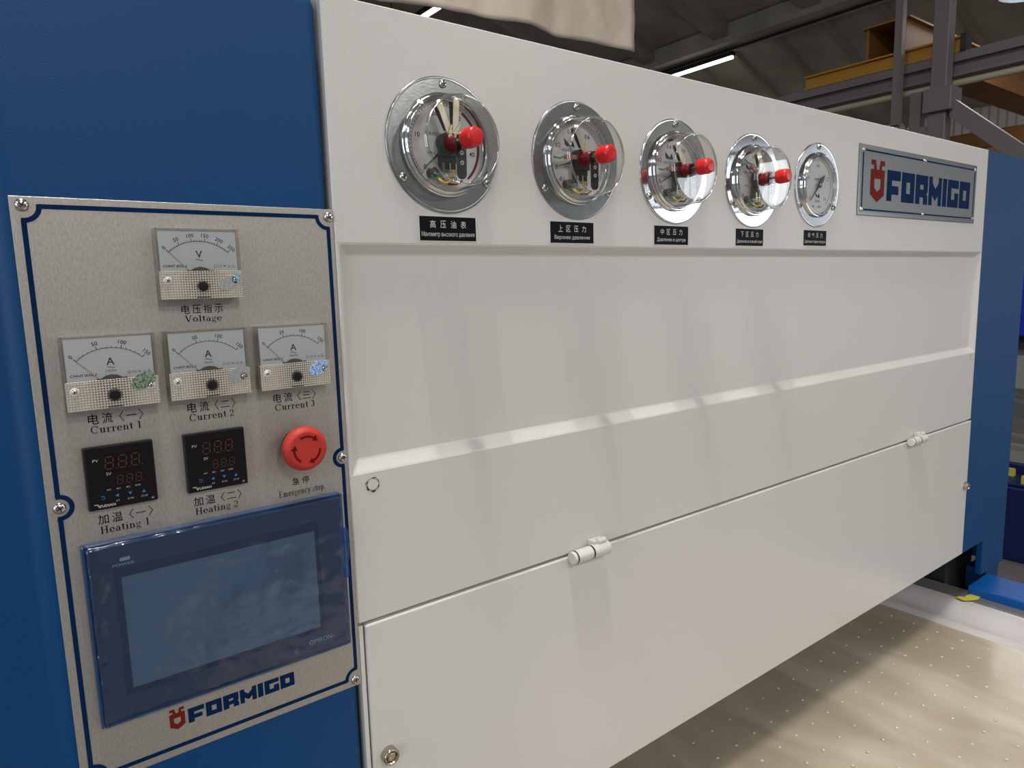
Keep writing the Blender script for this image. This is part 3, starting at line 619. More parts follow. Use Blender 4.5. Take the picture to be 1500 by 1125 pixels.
# ================================================================== CONTROL PLATE
px0, px1, pz1, pz0 = .0220, .2560, .0696, -.3812
cp = thing('control_plate', (0.139, 0.0, -0.15), 'brushed aluminium instrument plate with navy border on the blue cabinet', 'control panel')
ox, oz = .139, -.15
mb = MB(); mb.box(px0 - ox, px1 - ox, -.0015, 0.0, pz0 - oz, pz1 - oz); obj('plate', mb, m_plate, cp, bevel=.0003, bseg=1)
LX, RX, TZ, BZ, MZ = .0293, .2509, .0629, -.3733, -.1541
SCR = [(LX, .0637), (.2518, .0631), (.0296, MZ), (.2510, MZ), (.2497, -.3745), (LX, -.3745)]
mb = MB(); w = .0033; y0, y1, k = -.00172, -.0015, .0098
def ln(a, b, c, d): mb.line(a - ox, b - oz, c - ox, d - oz, w, y0, y1)
ln(LX + k, TZ, RX - k, TZ); ln(LX + k, BZ, RX - k, BZ)
for X in (LX, RX):
    ln(X, TZ - k, X, MZ + .0082); ln(X, MZ - .0082, X, BZ + k)
for (X, Z, a, r) in ((LX, TZ, -90, k), (RX, TZ, 180, k), (RX, BZ, 90, k), (LX, BZ, 0, k)):
    mb.arc(X - ox, Z - oz, r - w / 2, r + w / 2, a - 9, a + 99, y0 - .00002, y1, 14)
mb.arc(LX - ox, MZ - oz, .0082 - w / 2, .0082 + w / 2, -102, 102, y0 - .00002, y1, 20)
mb.arc(RX - ox, MZ - oz, .0078 - w / 2, .0078 + w / 2, 78, 282, y0 - .00002, y1, 20)
obj('border_line', mb, m_navy, cp)
for x, z in SCR: add_screw(cp, x - ox, z - oz, -.0015, .0044)
# printed captions: Chinese above, English below (box of each line in plate millimetres)
CAP = [(u'\u7535\u538b\u6307\u793a', .1250, .1562, -.0163, -.0093, 'Voltage', .1266, .1550, -.0240, -.0176),
       (u'\u7535\u6d41\u3008\u4e00\u3009', .0537, .0905, -.0954, -.0874, 'Current 1', .0548, .0886, -.1024, -.0966),
       (u'\u7535\u6d41\u3008\u4e8c\u3009', .1226, .1597, -.0954, -.0874, 'Current 2', .1236, .1580, -.1024, -.0966),
       (u'\u7535\u6d41\u3008\u4e09\u3009', .1915, .2290, -.0960, -.0880, 'Current 3', .1926, .2276, -.1030, -.0972),
       (u'\u52a0\u6e29\u3008\u4e00\u3009', .0528, .0904, -.1726, -.1650, 'Heating 1', .0536, .0872, -.1816, -.1742),
       (u'\u52a0\u6e29\u3008\u4e8c\u3009', .1208, .1585, -.1732, -.1656, 'Heating 2', .1214, .1552, -.1818, -.1746),
       (u'\u6025', .2025, .2090, -.1715, -.1650, 'Emergency stop', .1901, .2308, -.1818, -.1748)]
for c, a, b, z0, z1, e, a2, b2, z2, z3 in CAP:
    mb = MB()
    def cjk(ch, x0, x1): put_text(mb, ch, x0 - ox, x1 - ox, z0 - oz, z1 - oz, -.0015, bold=.006, res=2)
    if len(c) == 1:
        cjk(c, a, b); cjk(u'\u505c', .2115, .2182)
    elif c[2] == u'\u3008':
        u = (b - a); cjk(c[0], a, a + .19 * u); cjk(c[1], a + .25 * u, a + .44 * u)
        zm = (z0 + z1) / 2 - oz; q = a - ox
        mb.line(q + .64 * u, z1 - oz, q + .57 * u, zm, .0005, -.00165, -.0015); mb.line(q + .57 * u, zm, q + .64 * u, z0 - oz, .0005, -.00165, -.0015)
        mb.line(q + .93 * u, z1 - oz, q + 1.0 * u, zm, .0005, -.00165, -.0015); mb.line(q + 1.0 * u, zm, q + .93 * u, z0 - oz, .0005, -.00165, -.0015)
        nb = {u'\u4e00': [0], u'\u4e8c': [-.55, .5], u'\u4e09': [-.65, 0, .6]}[c[3]]
        for t_, zz in enumerate(nb):
            s_ = .095 * u if t_ == 0 else .075 * u
            mb.line(q + .785 * u - s_, zm + zz * .0045, q + .785 * u + s_, zm + zz * .0045, .0006, -.00165, -.0015)
    else:
        u = (b - a)
        for i_, ch in enumerate(c): cjk(ch, a + i_ * u * .267, a + i_ * u * .267 + .2 * u)
    put_text(mb, '', a2 - ox, b2 - ox, z2 - oz, z3 - oz, -.0015, geo=serif2d(e), th=.00013)
    obj('caption', mb, m_black, cp)
put_logo(cp, .0868, .0985, -.3585, -.3400, .1010, .1912, -.3568, -.3442, -.0015, (ox, oz))

# ================================================================== PANEL METERS
def make_meter(kind):
    W_, H_, D_ = .0606, .0538, .0150
    r = thing('voltmeter' if kind == 'V' else 'ammeter', (0, 0, 0), None, 'meter')
    hw, hh = W_ / 2, H_ / 2; zs = hh - .6 * H_       # split between dial window and ribbed cover
    def cup(x0, x1, z0, z1, yf, yb, tw=.0012):
        mb = MB(); mb.box(x0, x1, yf, yf + tw, z0, z1); 
        for a in ((x0, x0 + tw, z0, z1), (x1 - tw, x1, z0, z1)): mb.box(a[0], a[1], yf + tw, yb, a[2], a[3])
        for a in ((x0 + tw, x1 - tw, z1 - tw, z1), (x0 + tw, x1 - tw, z0, z0 + tw)): mb.box(a[0], a[1], yf + tw, yb, a[2], a[3])
        return mb
    obj('clear_case', cup(-hw, hw, -hh, hh, -D_, -.0002), m_meterclear, r)
    mb = MB(); mb.box(-hw, hw, -.0024, -.0001, -hh, hh); obj('rear_flange', mb, m_meterclear, r)
    mb = MB(); mb.box(-hw + .002, hw - .002, -.0115, -.0105, zs - .002, hh - .0018); obj('dial_face', mb, m_dial, r)
    yd = -.0115; cz = hh - .041; R = .0315
    mb = MB(); a0 = 43
    mb.arc(0, cz, R, R + .0004, 90 + a0, 90 - a0, yd - .00015, yd, 40)
    nmaj = 5 if kind == 'V' else 3; sub = 5
    for i in range(nmaj * sub + 1):
        a = math.radians(90 + a0 - 2 * a0 * i / (nmaj * sub)); L = .0026 if i % sub == 0 else .0014; c, s = math.cos(a), math.sin(a)
        mb.line(R * c, cz + R * s, (R + L) * c, cz + (R + L) * s, .00048 if i % sub == 0 else .00032, yd - .00015, yd)
        if i % sub == 0: text_h(mb, str(i // sub * 50), (R + .0048) * c, cz + (R + .0048) * s, .0029, yd, rot=a - PI / 2, res=2, bold=.012)
    text_h(mb, kind, 0, cz + R * .69, .0054, yd, bold=.012)
    for t_ in range(10):
        u0, u1 = t_ / 10, (t_ + 1) / 10; zt = cz + R * .55
        mb.line(-.0026 + .0052 * u0, zt + .0005 * math.sin(u0 * 2 * PI), -.0026 + .0052 * u1, zt + .0005 * math.sin(u1 * 2 * PI), .0004, yd - .00015, yd)
    put_text(mb, 'CHNT', -hw + .0040, -hw + .0125, zs + .0030, zs + .0049, yd, bold=.02); put_text(mb, '85L1', -hw + .0132, -hw + .0205, zs + .0030, zs + .0049, yd, bold=.012, shear=.3)
    if kind == 'A': put_text(mb, '150/5A', -.0036, .0036, zs + .0052, zs + .0068, yd)
    bx = hw - .0195; mb.line(bx, zs + .003, bx, zs + .0048, .0002, yd - .00015, yd); mb.line(bx, zs + .0048, bx + .0016, zs + .0048, .0002, yd - .00015, yd); mb.line(bx + .0016, zs + .0048, bx + .0016, zs + .003, .0002, yd - .00015, yd); mb.line(bx - .0003, zs + .003, bx + .0019, zs + .003, .0002, yd - .00015, yd)
    put_text(mb, '2.5', bx + .0028, bx + .0056, zs + .0030, zs + .0048, yd)
    put_text(mb, '46', bx + .0065, bx + .0088, zs + .0032, zs + .0046, yd)
    mb.line(bx + .0100, zs + .003, bx + .0122, zs + .003, .0002, yd - .00015, yd); mb.line(bx + .0111, zs + .003, bx + .0111, zs + .005, .0002, yd - .00015, yd)
    for p, q in (((.0132, .003), (.0154, .003)), ((.0154, .003), (.0143, .005)), ((.0143, .005), (.0132, .003))): mb.line(bx + p[0], zs + p[1], bx + q[0], zs + q[1], .0002, yd - .00015, yd)
    obj('scale_print', mb, m_black, r)
    a = math.radians(90 + a0 - .3); mb = MB(); mb.line(.006 * math.cos(a), cz + .006 * math.sin(a), (R + .0004) * math.cos(a), cz + (R + .0004) * math.sin(a), .00028, -.0124, -.0121); obj('needle', mb, m_needle, r)
    mb = MB(); mb.prism([(-.0098, zs - .001), (.0098, zs - .001), (.0098, zs + .0008), (.0072, zs + .0006), (.0040, zs + .0026), (0, zs + .0033), (-.0040, zs + .0026), (-.0072, zs + .0006), (-.0098, zs + .0008)], -.0130, -.0116); obj('arc_shield', mb, m_recess, r)
    mb = MB(); mb.box(-hw - .0001, hw + .0001, -D_ - .0008, -D_ + .0004, -hh - .0001, zs); o = obj('ribbed_cover', mb, m_ribbed, r, bevel=.0008)
    mb = MB(); mb.box(-hw + .0015, hw - .0015, -D_ + .0004, -.003, -hh + .0015, zs - .0015); obj('inner_block', mb, mat_inner, r)
    yk = -D_ - .0008; kz = -hh + .0098
    mb = MB(); mb.arc(0, kz, .0036, .0050, 0, 360, yk - .0008, yk, 28); obj('adjuster_collar', mb, m_meterclear, r)
    mb = MB(); mb.lathe([(.0, .0038), (-.0012, .0036), (-.0014, 0)], 0, kz, yk, 28); mb.line(-.0025, kz, .0025, kz, .0006, yk - .0019, yk - .0013); obj('zero_adjuster', mb, m_knob, r)
    for sx in (-1, 1):
        s_ = add_screw(r, sx * (hw - .0055), -hh + .0145, yk, .0017)
        mb = MB(); mb.lathe([(0, .0030), (-.0003, .0028), (-.0003, .0018)], sx * (hw - .0055), -hh + .0145, yk, 20); obj('screw_boss', mb, m_labelw, r)
    mb = MB(); mb.line(-.005, -hh + .0012, .005, -hh + .0012, .0007, yk - .0002, yk); obj('slot', mb, m_recess, r)
    return r
mat_inner = mat('beige_inner_plastic', (0.42, 0.38, 0.32), 0.5)
def copy_tree(o, parent=None):
    c = o.copy(); C.objects.link(c); c.parent = parent
    for ch in list(o.children): copy_tree(ch, c)
    return c
def sticker(root, m, cx, cz, rx, rz, rot, y=-.0161):
    mb = MB(); v = []; n = 28
    for yy in (y, y + .0003):
        for i in range(n):
            t_ = 2 * PI * i / n; a, b = rx * math.cos(t_), rz * math.sin(t_); v.append((cx + a * math.cos(rot) - b * math.sin(rot), yy, cz + a * math.sin(rot) + b * math.cos(rot)))
    mb.add(v, [tuple(range(n)), tuple(range(2 * n - 1, n - 1, -1))] + [(i, (i + 1) % n, (i + 1) % n + n, i + n) for i in range(n)])
    o = obj('oval_sticker', mb, m, root, fixn=True); return o
vm = make_meter('V'); vm.location = (.1394, 0, .0222); vm['label'] = 'clear cased voltmeter alone in the top row above the word Voltage'
sticker(vm, m_holos, .0190, -.0150, .0078, .0048, .45)['label'] = 'silver oval hologram sticker'
sticker(vm, m_holop, .0262, -.0110, .0042, .0022, .7, -.0166)['label'] = 'violet shimmering sticker corner'
am = make_meter('A'); AM = [am] + [copy_tree(am) for _ in range(2)]
for o, x, lab, m, sl, (sx, sz) in zip(AM, (.0712, .1396, .2086), ('left ammeter of the row, above Current 1, with a dark green hologram sticker', 'middle ammeter of the row, above Current 2, with a faint silver sticker', 'right ammeter of the row, above Current 3, with a bright blue hologram sticker'),
        (m_holog, m_holos, m_holob), ('dark green oval hologram sticker', 'faint silver oval hologram sticker', 'bright blue oval hologram sticker'), ((.0200, -.0085), (.0215, -.0105), (.0195, -.0115))):
    o.location = (x, 0, -.0558); o['label'] = lab; o['group'] = 'row of three ammeters'
    sticker(o, m, sx, sz, .0092, .0056, .42)['label'] = sl

# ================================================================== TEMPERATURE CONTROLLERS
def seg7(mb, cx, cz, w, h, y, t_):
    s = .12 * w; P = [(-w / 2 + t_, h / 2, w / 2 - t_, h / 2), (-w / 2 + t_, 0, w / 2 - t_, 0), (-w / 2 + t_, -h / 2, w / 2 - t_, -h / 2),
        (-w / 2, h / 2 - t_, -w / 2, t_ * .7), (w / 2, h / 2 - t_, w / 2, t_ * .7), (-w / 2, -t_ * .7, -w / 2, -h / 2 + t_), (w / 2, -t_ * .7, w / 2, -h / 2 + t_)]
    for a, b, c, d in P: mb.line(cx + a + .08 * b, cz + b, cx + c + .08 * d, cz + d, t_, y - .00012, y)
    mb.line(cx + w * .78, cz - h / 2, cx + w * .78 + t_, cz - h / 2, t_, y - .00012, y)
def make_controller():
    r = thing('temperature_controller', (0, 0, 0), None, 'controller', 'temperature controllers'); hw = .0236; yf = -.0068
    mb = MB(); mb.box(-hw, hw, -.0062, -.0001, -.0242, .0242); obj('housing', mb, m_plastic, r, bevel=.0009)
    mb = MB(); mb.box(-hw + .0012, hw - .0009, -.0068, -.0058, -.0233, .0228); obj('face', mb, m_face, r, bevel=.0003, bseg=1)
    mb = MB(); mb.box(-.0110, .0135, yf - .00008, yf, .0030, .0180); mb.box(-.0040, .0150, yf - .00008, yf, -.0076, .0020); obj('display_window', mb, m_segbg, r)
    mb = MB()
    for i in range(3): seg7(mb, -.0072 + i * .0088, .0110, .0052, .0092, yf - .0001, .0008); seg7(mb, -.0012 + i * .0064, -.0030, .0038, .0064, yf - .0001, .0006)
    obj('digit_segments', mb, m_seg, r)
    mb = MB(); put_text(mb, 'PV', -.0180, -.0142, .0128, .0150, yf); put_text(mb, 'SV', -.0100, -.0066, .0016, .0038, yf)
    for s_, x in (('OP1', -.0096), ('AL1', -.0030), ('AL2', .0036), ('RUN', .0102)): text_h(mb, s_, x, -.0095, .0012, yf, res=1, bold=.012)
    for s_, x in (('AT', -.0042), ('RUN', .0046), ('STOP', .0140)): text_h(mb, s_, x, -.0188, .0014, yf, res=1)
    put_text(mb, 'YUDIAN', -.0170, -.0060, -.0222, -.0202, yf, bold=.03); mb.line(-.0200, -.0195, -.0172, -.0200, .0006, yf - .0001, yf); mb.line(-.0180, -.0192, -.0165, -.0222, .0007, yf - .0001, yf)
    put_text(mb, 'AI', .0186, .0206, -.0222, -.0206, yf); obj('key_lettering', mb, m_txt, r)
    mb = MB(); z = -.0148
    mb.prism([(-.0056, z), (-.0032, z + .0014), (-.0032, z - .0014)], yf - .0001, yf); mb.prism([(.0032, z + .0012), (.0060, z + .0012), (.0046, z - .0012)], yf - .0001, yf); mb.prism([(.0126, z - .0012), (.0154, z - .0012), (.0140, z + .0012)], yf - .0001, yf)
    mb.arc(-.0138, z - .0002, .0010, .0014, -140, 140, yf - .0001, yf, 12); mb.line(-.0150, z + .0006, -.0138, z + .0006, .0004, yf - .0001, yf); obj('key_symbols', mb, m_arrow, r)
    mb = MB()
    for x in (-.0138, -.0044, .0046, .0140): mb.lathe([(0, .0032), (-.00015, .0030), (-.0002, 0)], x, z, yf + .0001, 20)
    obj('key_domes', mb, m_face, r)
    return r
tcr = make_controller(); tc2 = copy_tree(tcr)
tcr.location = (.0710, 0, -.1360); tcr['label'] = 'left black square temperature controller above the caption Heating 1'
tc2.location = (.1402, 0, -.1362); tc2['label'] = 'right black square temperature controller above the caption Heating 2'

# ================================================================== EMERGENCY STOP
es = thing('emergency_stop_button', (.2102, 0, -.1362), 'red mushroom emergency stop button with three turning arrows', 'button')
mb = MB(); mb.lathe([(0, .0150), (-.0045, .0146), (-.0055, .0115), (-.018, .0112), (-.018, 0)], 0, 0, -.0015, 40); obj('collar', mb, m_knob, es)
mb = MB(); mb.lathe([(-.0125, .0), (-.0125, .0170), (-.0140, .0190), (-.0175, .0196), (-.0205, .0188), (-.0228, .0165), (-.0236, .0150), (-.0234, .0)], 0, 0, 0, 96, flute=.006); obj('mushroom_head', mb, m_red, es)
mb = MB()
for k in range(3):
    a = 118 - 120 * k
    mb.arc(0, 0, .0105, .0123, a, a - 64, -.02385, -.0232, 14)
    e = math.radians(a - 62); q = math.radians(a - 84); c = lambda rr, t_: (rr * math.cos(t_), rr * math.sin(t_))
    mb.prism([c(.0086, e), c(.0144, e), c(.0116, q)], -.02385, -.0232)
obj('arrow_marks', mb, m_reddk, es)

# ================================================================== TOUCH PANEL
tp = thing('touch_panel', (.142, 0, -.2585), 'black touch screen panel still covered in creased blue protective film', 'touch screen')
hw, hh = .1008, .0718
mb = MB(); mb.box(-hw, hw, -.0095, -.0015, -hh, hh); obj('bezel', mb, m_bezel, tp, bevel=.003, bseg=3)
mb = MB(); mb.box(-.0840, .0785, -.0100, -.0090, -.0520, .0520); obj('window_frame', mb, m_face, tp, bevel=.0004, bseg=1)
mb = MB(); mb.box(-.0790, .0740, -.01025, -.0095, -.0470, .0440); obj('screen', mb, m_screen, tp)
mb = MB(); put_text(mb, 'POWER', -.0840, -.0688, .0530, .0550, -.0095, bold=.01); put_text(mb, 'OMRON', .0628, .0842, -.0618, -.0575, -.0095, bold=.0); obj('lettering', mb, m_txt, tp)
mb = MB(); mb.box(-.0788, -.0718, -.0101, -.0094, .0568, .0592); obj('power_lamp', mb, m_txt, tp)
def film():
    nx, nz = 90, 66; v = []; f = []; hx, hz = .1022, .0732
    for j in range(nz + 1):
        for i in range(nx + 1):
            u = i / nx * 2 - 1; w_ = j / nz * 2 - 1; x = u * (hx + .003); z = w_ * (hz + .003); ex = max(0, abs(x) - hx + .002); ez = max(0, abs(z) - hz + .002)
            e = min(1, (ex + ez) / .004); cr = noise.noise(Vector((x * 90, z * 60, 2.0)))
            edge = math.exp(-(hx - abs(x)) / .012) if x < 0 else .35 * math.exp(-(hx - abs(x)) / .010)
            y = -.0112 + e * .0085 - .0012 * cr * edge * 2 - .0006 * noise.noise(Vector((x * 25, z * 22, 0))) - .0050 * (.35 - min(.35, abs(noise.noise(Vector((x * 45 + z * 20, z * 75, 9)))) * 3)) * edge
            x2 = x - math.copysign(ex * .55, x) + .0006 * noise.noise(Vector((z * 70, 1, 1))) * (1 if ex > 0 else 0); z2 = z - math.copysign(ez * .55, z) + .0007 * noise.noise(Vector((x * 50, 5, 1))) * (1 if ez > 0 else 0)
            v.append((x2, min(y, -.0016), z2))
    for j in range(nz):
        for i in range(nx): a = j * (nx + 1) + i; f.append((a, a + 1, a + nx + 2, a + nx + 1))
    mb = MB(); mb.add(v, f, True); o = obj('protective_film', mb, m_film, tp)
    return o
film()
for q in ((-.1030, -.1008, -.0730, .0730), (.1008, .1026, -.0730, .0730), (-.1008, .1008, .0718, .0734), (-.1008, .1008, -.0736, -.0718)):
    mb = MB(); mb.box(q[0], q[1], -.0098, -.0016, q[2], q[3]); obj('film_edge', mb, m_filmedge, tp, bevel=.0006, bseg=1)
mb = MB(); v = []
for j in range(9):
    z = .040 - j * .006; v += [(.0990, -.0090, z), (.1030 + .0035 * math.sin((j + 1) / 9 * PI) * (1 if j < 6 else .6) + .0006 * (j % 2), -.0105 - .002 * math.sin(j), z + .001)]
v.append((0, 0, 0)); mb.add(v[:-1], [(2 * k, 2 * k + 1, 2 * k + 3, 2 * k + 2) for k in range(8)], False); o = obj('film_flap', mb, m_filmedge, tp)
o.modifiers.new('thickness', 'SOLIDIFY').thickness = .0003

# ================================================================== PRESSURE GAUGES
def gauge_base(r, flange_m, R=.0640):
    mb = MB(); mb.lathe([(0.0, R), (-.0012, R), (-.0020, R - .0010), (-.0016, R - .0022), (-.0014, .0470), (-.0014, .044)], 0, 0, -.0015, 96); obj('flange', mb, flange_m, r)
    mb = MB(); mb.lathe([(-.0014, .0488), (-.0045, .0486), (-.0062, .0470), (-.0052, .0462), (-.0068, .0456), (-.0085, .0448), (-.0085, .0432), (-.0045, .0430), (-.0045, .0425), (.0, .0425)], 0, 0, -.0015, 96); obj('bezel_ring', mb, m_chrome, r)
    for a in (90, 214, 326): add_screw(r, .0575 * math.cos(math.radians(a)), .0575 * math.sin(math.radians(a)), -.0032, .0042)
    mb = MB(); mb.lathe([(0, .0430), (-.0012, .0430), (-.0012, 0)], 0, 0, -.0018, 64); obj('dial_face', mb, m_gdial, r)
def strip(mb, x0, z0, x1, z1, w, y, t_=.0012): mb.line(x0, z0, x1, z1, w, y, y + t_)
def make_gauge(loc, label, flange_m, nums, needle, arms, red, mark, a_lo=225, a_hi=-45):
    r = thing('contact_pressure_gauge', loc, label, 'gauge', 'domed contact pressure gauges'); gauge_base(r, flange_m); yd = -.0030
    mb = MB(); mb.arc(0, 0, .0372, .0375, a_lo, a_hi, yd - .00012, yd, 60); mb.arc(0, 0, .0398, .0400, a_lo, a_hi, yd - .00012, yd, 60)
    nn = 50
    for i in range(nn + 1):
        a = math.radians(a_lo + (a_hi - a_lo) * i / nn); c, s = math.cos(a), math.sin(a); mb.line(.0372 * c, .0372 * s, .0400 * c, .0400 * s, .0005, yd - .00012, yd)
    for s_, a in nums: a = math.radians(a); text_h(mb, s_, .0315 * math.cos(a), .0315 * math.sin(a), .0046, yd, res=2, bold=.012)
    put_text(mb, u'\u7535\u63a5\u70b9\u538b\u529b\u8868', -.022, .0, .0085, .0120, yd, res=1); put_text(mb, 'MPa', -.020, -.012, -.009, -.0065, yd)
    obj('scale_print', mb, m_black, r)
    mb = MB(); mb.arc(0, 0, .0376, .0396, red[0], red[1], yd - .0002, yd, 24); obj('red_band', mb, m_redp, r)
    if mark:
        mb = MB(); mb.prism([(-.019, .023), (-.010, .016), (-.014, .014), (-.018, .016)], yd - .0002, yd); mb.prism([(-.012, .013), (-.007, .022), (-.003, .0135), (-.007, .015)], yd - .0002, yd); obj('dial_mark', mb, m_navy, r)
    a = math.radians(needle); mb = MB(); c, s = math.cos(a), math.sin(a)
    mb.prism([(.038 * c, .038 * s), (-.0018 * s, .0018 * c), (-.012 * c - .001 * s, -.012 * s + .001 * c), (-.012 * c + .001 * s, -.012 * s - .001 * c), (.0018 * s, -.0018 * c)], -.0075, -.0067); obj('needle', mb, m_knob, r)
    # black movement with its frame
    mb = MB(); mb.box(-.0115, .0060, -.0140, -.0070, -.0250, .0050); mb.box(-.0150, .0070, -.0165, -.0140, -.0120, -.0040); mb.lathe([(-.0070, .0095), (-.0160, .0095), (-.0175, .0080), (-.0175, 0)], -.0035, .001, 0, 24); obj('movement', mb, m_plastic, r, bevel=.0006, bseg=1)
    mb = MB()
    for x in (-.0100, -.0030, .0040): mb.line(x, -.0180, x, -.0290, .0012, -.0155, -.0142)
    mb.line(-.0120, -.0250, .0060, -.0250, .0008, -.0160, -.0150); obj('brass_pins', mb, m_brass, r)
    mb = MB()
    for (a1, L, w_, dx) in arms['metal']:
        a = math.radians(a1); strip(mb, dx + .006 * math.cos(a), .006 * math.sin(a), dx + L * math.cos(a), L * math.sin(a), w_, -.0200, .0009); strip(mb, dx + .006 * math.cos(a) - .003, .006 * math.sin(a) + .002, dx + .017 * math.cos(a) + .004, .017 * math.sin(a), .0016, -.0218, .0016)
    obj('contact_strip', mb, m_brass, r)
    mb = MB()
    for (a1, L, w_, dx) in arms['metal']:
        a = math.radians(a1 + 6); strip(mb, dx + .013 * math.cos(a), .013 * math.sin(a), dx + (L - .002) * math.cos(a), (L - .002) * math.sin(a), w_ * .45, -.0172, .002)
    obj('contact_carrier', mb, m_plastic, r)
    if 'block' in arms:
        a = math.radians(arms['block']); c, s = math.cos(a), math.sin(a)
        mb = MB(); strip(mb, .006 * c, .006 * s + .001, .028 * c, .028 * s + .001, .0046, -.0165, .004); obj('contact_block', mb, m_copper, r)
        mb = MB(); mb.tube([(.028 * c, -.0150, .028 * s + .0018), (.034 * c, -.0130, .034 * s - .0006), (.0405 * c, -.0100, .0405 * s + .001)], .0011, 8); obj('green_arm', mb, m_green, r)
    mb = MB(); mb.tube([(-.0150, -.0130, -.0330), (-.0120, -.0150, -.0360), (-.0080, -.0150, -.0370), (-.0040, -.0160, -.0350), (-.0010, -.0160, -.0300), (.0010, -.0150, -.0240)], .00115, 10); obj('yellow_wire', mb, m_yellow, r)
    mb = MB(); mb.tube([(-.0010, -.0100, -.0365), (-.0120, -.0120, -.0345), (-.0190, -.0110, -.0330), (-.0215, -.0100, -.0300), (-.0180, -.0100, -.0275), (-.0120, -.0110, -.0300)], .0011, 10); obj('green_wire', mb, m_green, r)
    mb = MB(); mb.tube([(-.0040, -.0120, -.0375), (.0060, -.0130, -.0370), (.0130, -.0110, -.0330)], .0010, 8); obj('red_wire', mb, m_redp, r)
    mb = MB(); mb.lathe([(-.0030, .0050), (-.0100, .0050), (-.0108, .0040), (-.0100, .0030), (-.0108, 0)], -.0175, -.0268, 0, 20); obj('terminal_post', mb, mat_term, r)
    mb = MB(); mb.lathe([(-.0030, .0022), (-.0118, .0022), (-.0122, 0)], -.0090, -.0345, 0, 14); mb.lathe([(-.0030, .0022), (-.0118, .0022), (-.0122, 0)], .0045, -.0320, 0, 14); obj('terminal_screw', mb, m_screw, r)
    # setting shaft, maroon hub and smoky lever behind the front glass
    mb = MB(); mb.lathe([(-.0175, .0075), (-.0270, .0068), (-.0290, .0050), (-.0300, 0)], 0, 0, 0, 28); obj('setting_hub', mb, m_maroon, r)
    mb = MB(); P = [(-.0055, .0)] + [(-.0050 * math.cos(t_), -.030 - .0050 * math.sin(t_)) for t_ in [k * PI / 10 for k in range(11)]] + [(.0055, .0)] + [(.0062 * math.cos(t_), .0062 * math.sin(t_)) for t_ in [k * PI / 10 for k in range(1, 10)]]
    mb.prism(P, -.0318, -.0300); obj('setting_lever', mb, m_lever, r)
    mb = MB()
    for t_ in (-.011, -.020): mb.arc(0, t_, .0010, .0020, 0, 360, -.0322, -.0318, 16)
    obj('lever_rivet', mb, m_labelw, r)
    # dome: outer and inner skin of the acrylic cup
    mb = MB(); o_ = [(-.0072, .0443), (-.0130, .0438), (-.0300, .0424), (-.0332, .0418), (-.0350, .0404), (-.0356, .0385), (-.0356, .0080), (-.0356, .0)]
    i_ = [(-.0072, .0431), (-.0130, .0426), (-.0300, .0412), (-.0325, .0405), (-.0338, .0390), (-.0342, .0370), (-.0342, .0)]
    mb.lathe(o_, 0, 0, 0, 96); mb2 = MB(); mb2.lathe(i_, 0, 0, 0, 96); mb.add(mb2.v, [q[::-1] for q in mb2.f], True); obj('glass_dome', mb, m_glass, r)
    mb = MB(); mb.lathe([(-.0348, .0402), (-.0352, .0411), (-.0361, .0413), (-.0369, .0406), (-.0370, .0396), (-.0364, .0389), (-.0352, .0388)], 0, 0, 0, 96); obj('dome_rim', mb, m_rim, r)
    mb = MB(); mb.lathe([(-.0356, .0085), (-.0375, .0085), (-.0375, .0070), (-.0395, .0070), (-.0395, .0080), (-.0408, .0080), (-.0408, .0070), (-.0440, .0070), (-.0440, 0)], 0, 0, 0, 32); obj('dome_neck', mb, m_glass, r)
    mb = MB(); mb.tube([(.001, -.0300, .0), (.0005, -.040, .0)], .0016, 10); mb.line(-.004, .001, .004, -.001, .002, -.0400, -.0380); obj('setting_shaft', mb, m_brass, r)
    mb = MB(); mb.lathe([(-.0415, 0), (-.0415, .0090), (-.0430, .0094), (-.0540, .0092), (-.0565, .0082), (-.0578, .0062), (-.0581, 0)], 0, 0, 0, 60, flute=.035); obj('red_cap', mb, m_cap, r)
    return r
mat_term = mat('dark_bronze_terminal', (0.10, 0.075, 0.06), 0.3, 0.8)
GZ = .1345
make_gauge((.3748, 0, GZ), 'leftmost and largest looking domed pressure gauge with red cap and two metal contact strips', m_galv, [('0', 222), ('10', 165), ('20', 110), ('30', 60), ('40', -10)], 221, {'metal': [(112, .040, .0062, -.001), (86, .040, .0064, .001)]}, (58, -50), False)
make_gauge((.5472, 0, GZ), 'second domed pressure gauge from the left, red capped, above the second black label', m_galv, [('0', 196), ('0.2', 152), ('0.4', 108), ('-0.1', 222), ('0.6', 60)], 195, {'metal': [(116, .038, .0060, 0)], 'block': 181}, (232, 212), True)
make_gauge((.7136, 0, GZ), 'third domed pressure gauge, red capped, on a bright mirror flange', m_chrome2, [('0', 203), ('0.2', 157), ('0.4', 112), ('0.1', 220), ('0.6', 60)], 205, {'metal': [(118, .036, .0060, 0)], 'block': 181}, (110, 95), True)
make_gauge((.8806, 0, GZ), 'fourth domed pressure gauge whose glass front mirrors bright daylight', m_chrome2, [('0', 222), ('0.4', 140), ('0.8', 90), ('1.2', 40)], 140, {'metal': [(112, .038, .0075, 0)], 'block': 142}, (120, 100), True)
g5 = thing('plain_pressure_gauge', (1.0479, 0, .1385), 'rightmost pressure gauge with a flat glass, no red cap', 'gauge'); gauge_base(g5, m_chrome2, .0632); yd = -.0030
mb = MB(); mb.arc(0, 0, .0375, .0378, 225, -45, yd - .00012, yd, 60)
for i in range(41):
    a = math.radians(225 - 270 * i / 40); c, s = math.cos(a), math.sin(a); L = .0045 if i % 10 == 0 else .0022; mb.line((.0378 - L) * c, (.0378 - L) * s, .0378 * c, .0378 * s, .0006 if i % 10 == 0 else .0003, yd - .00012, yd)
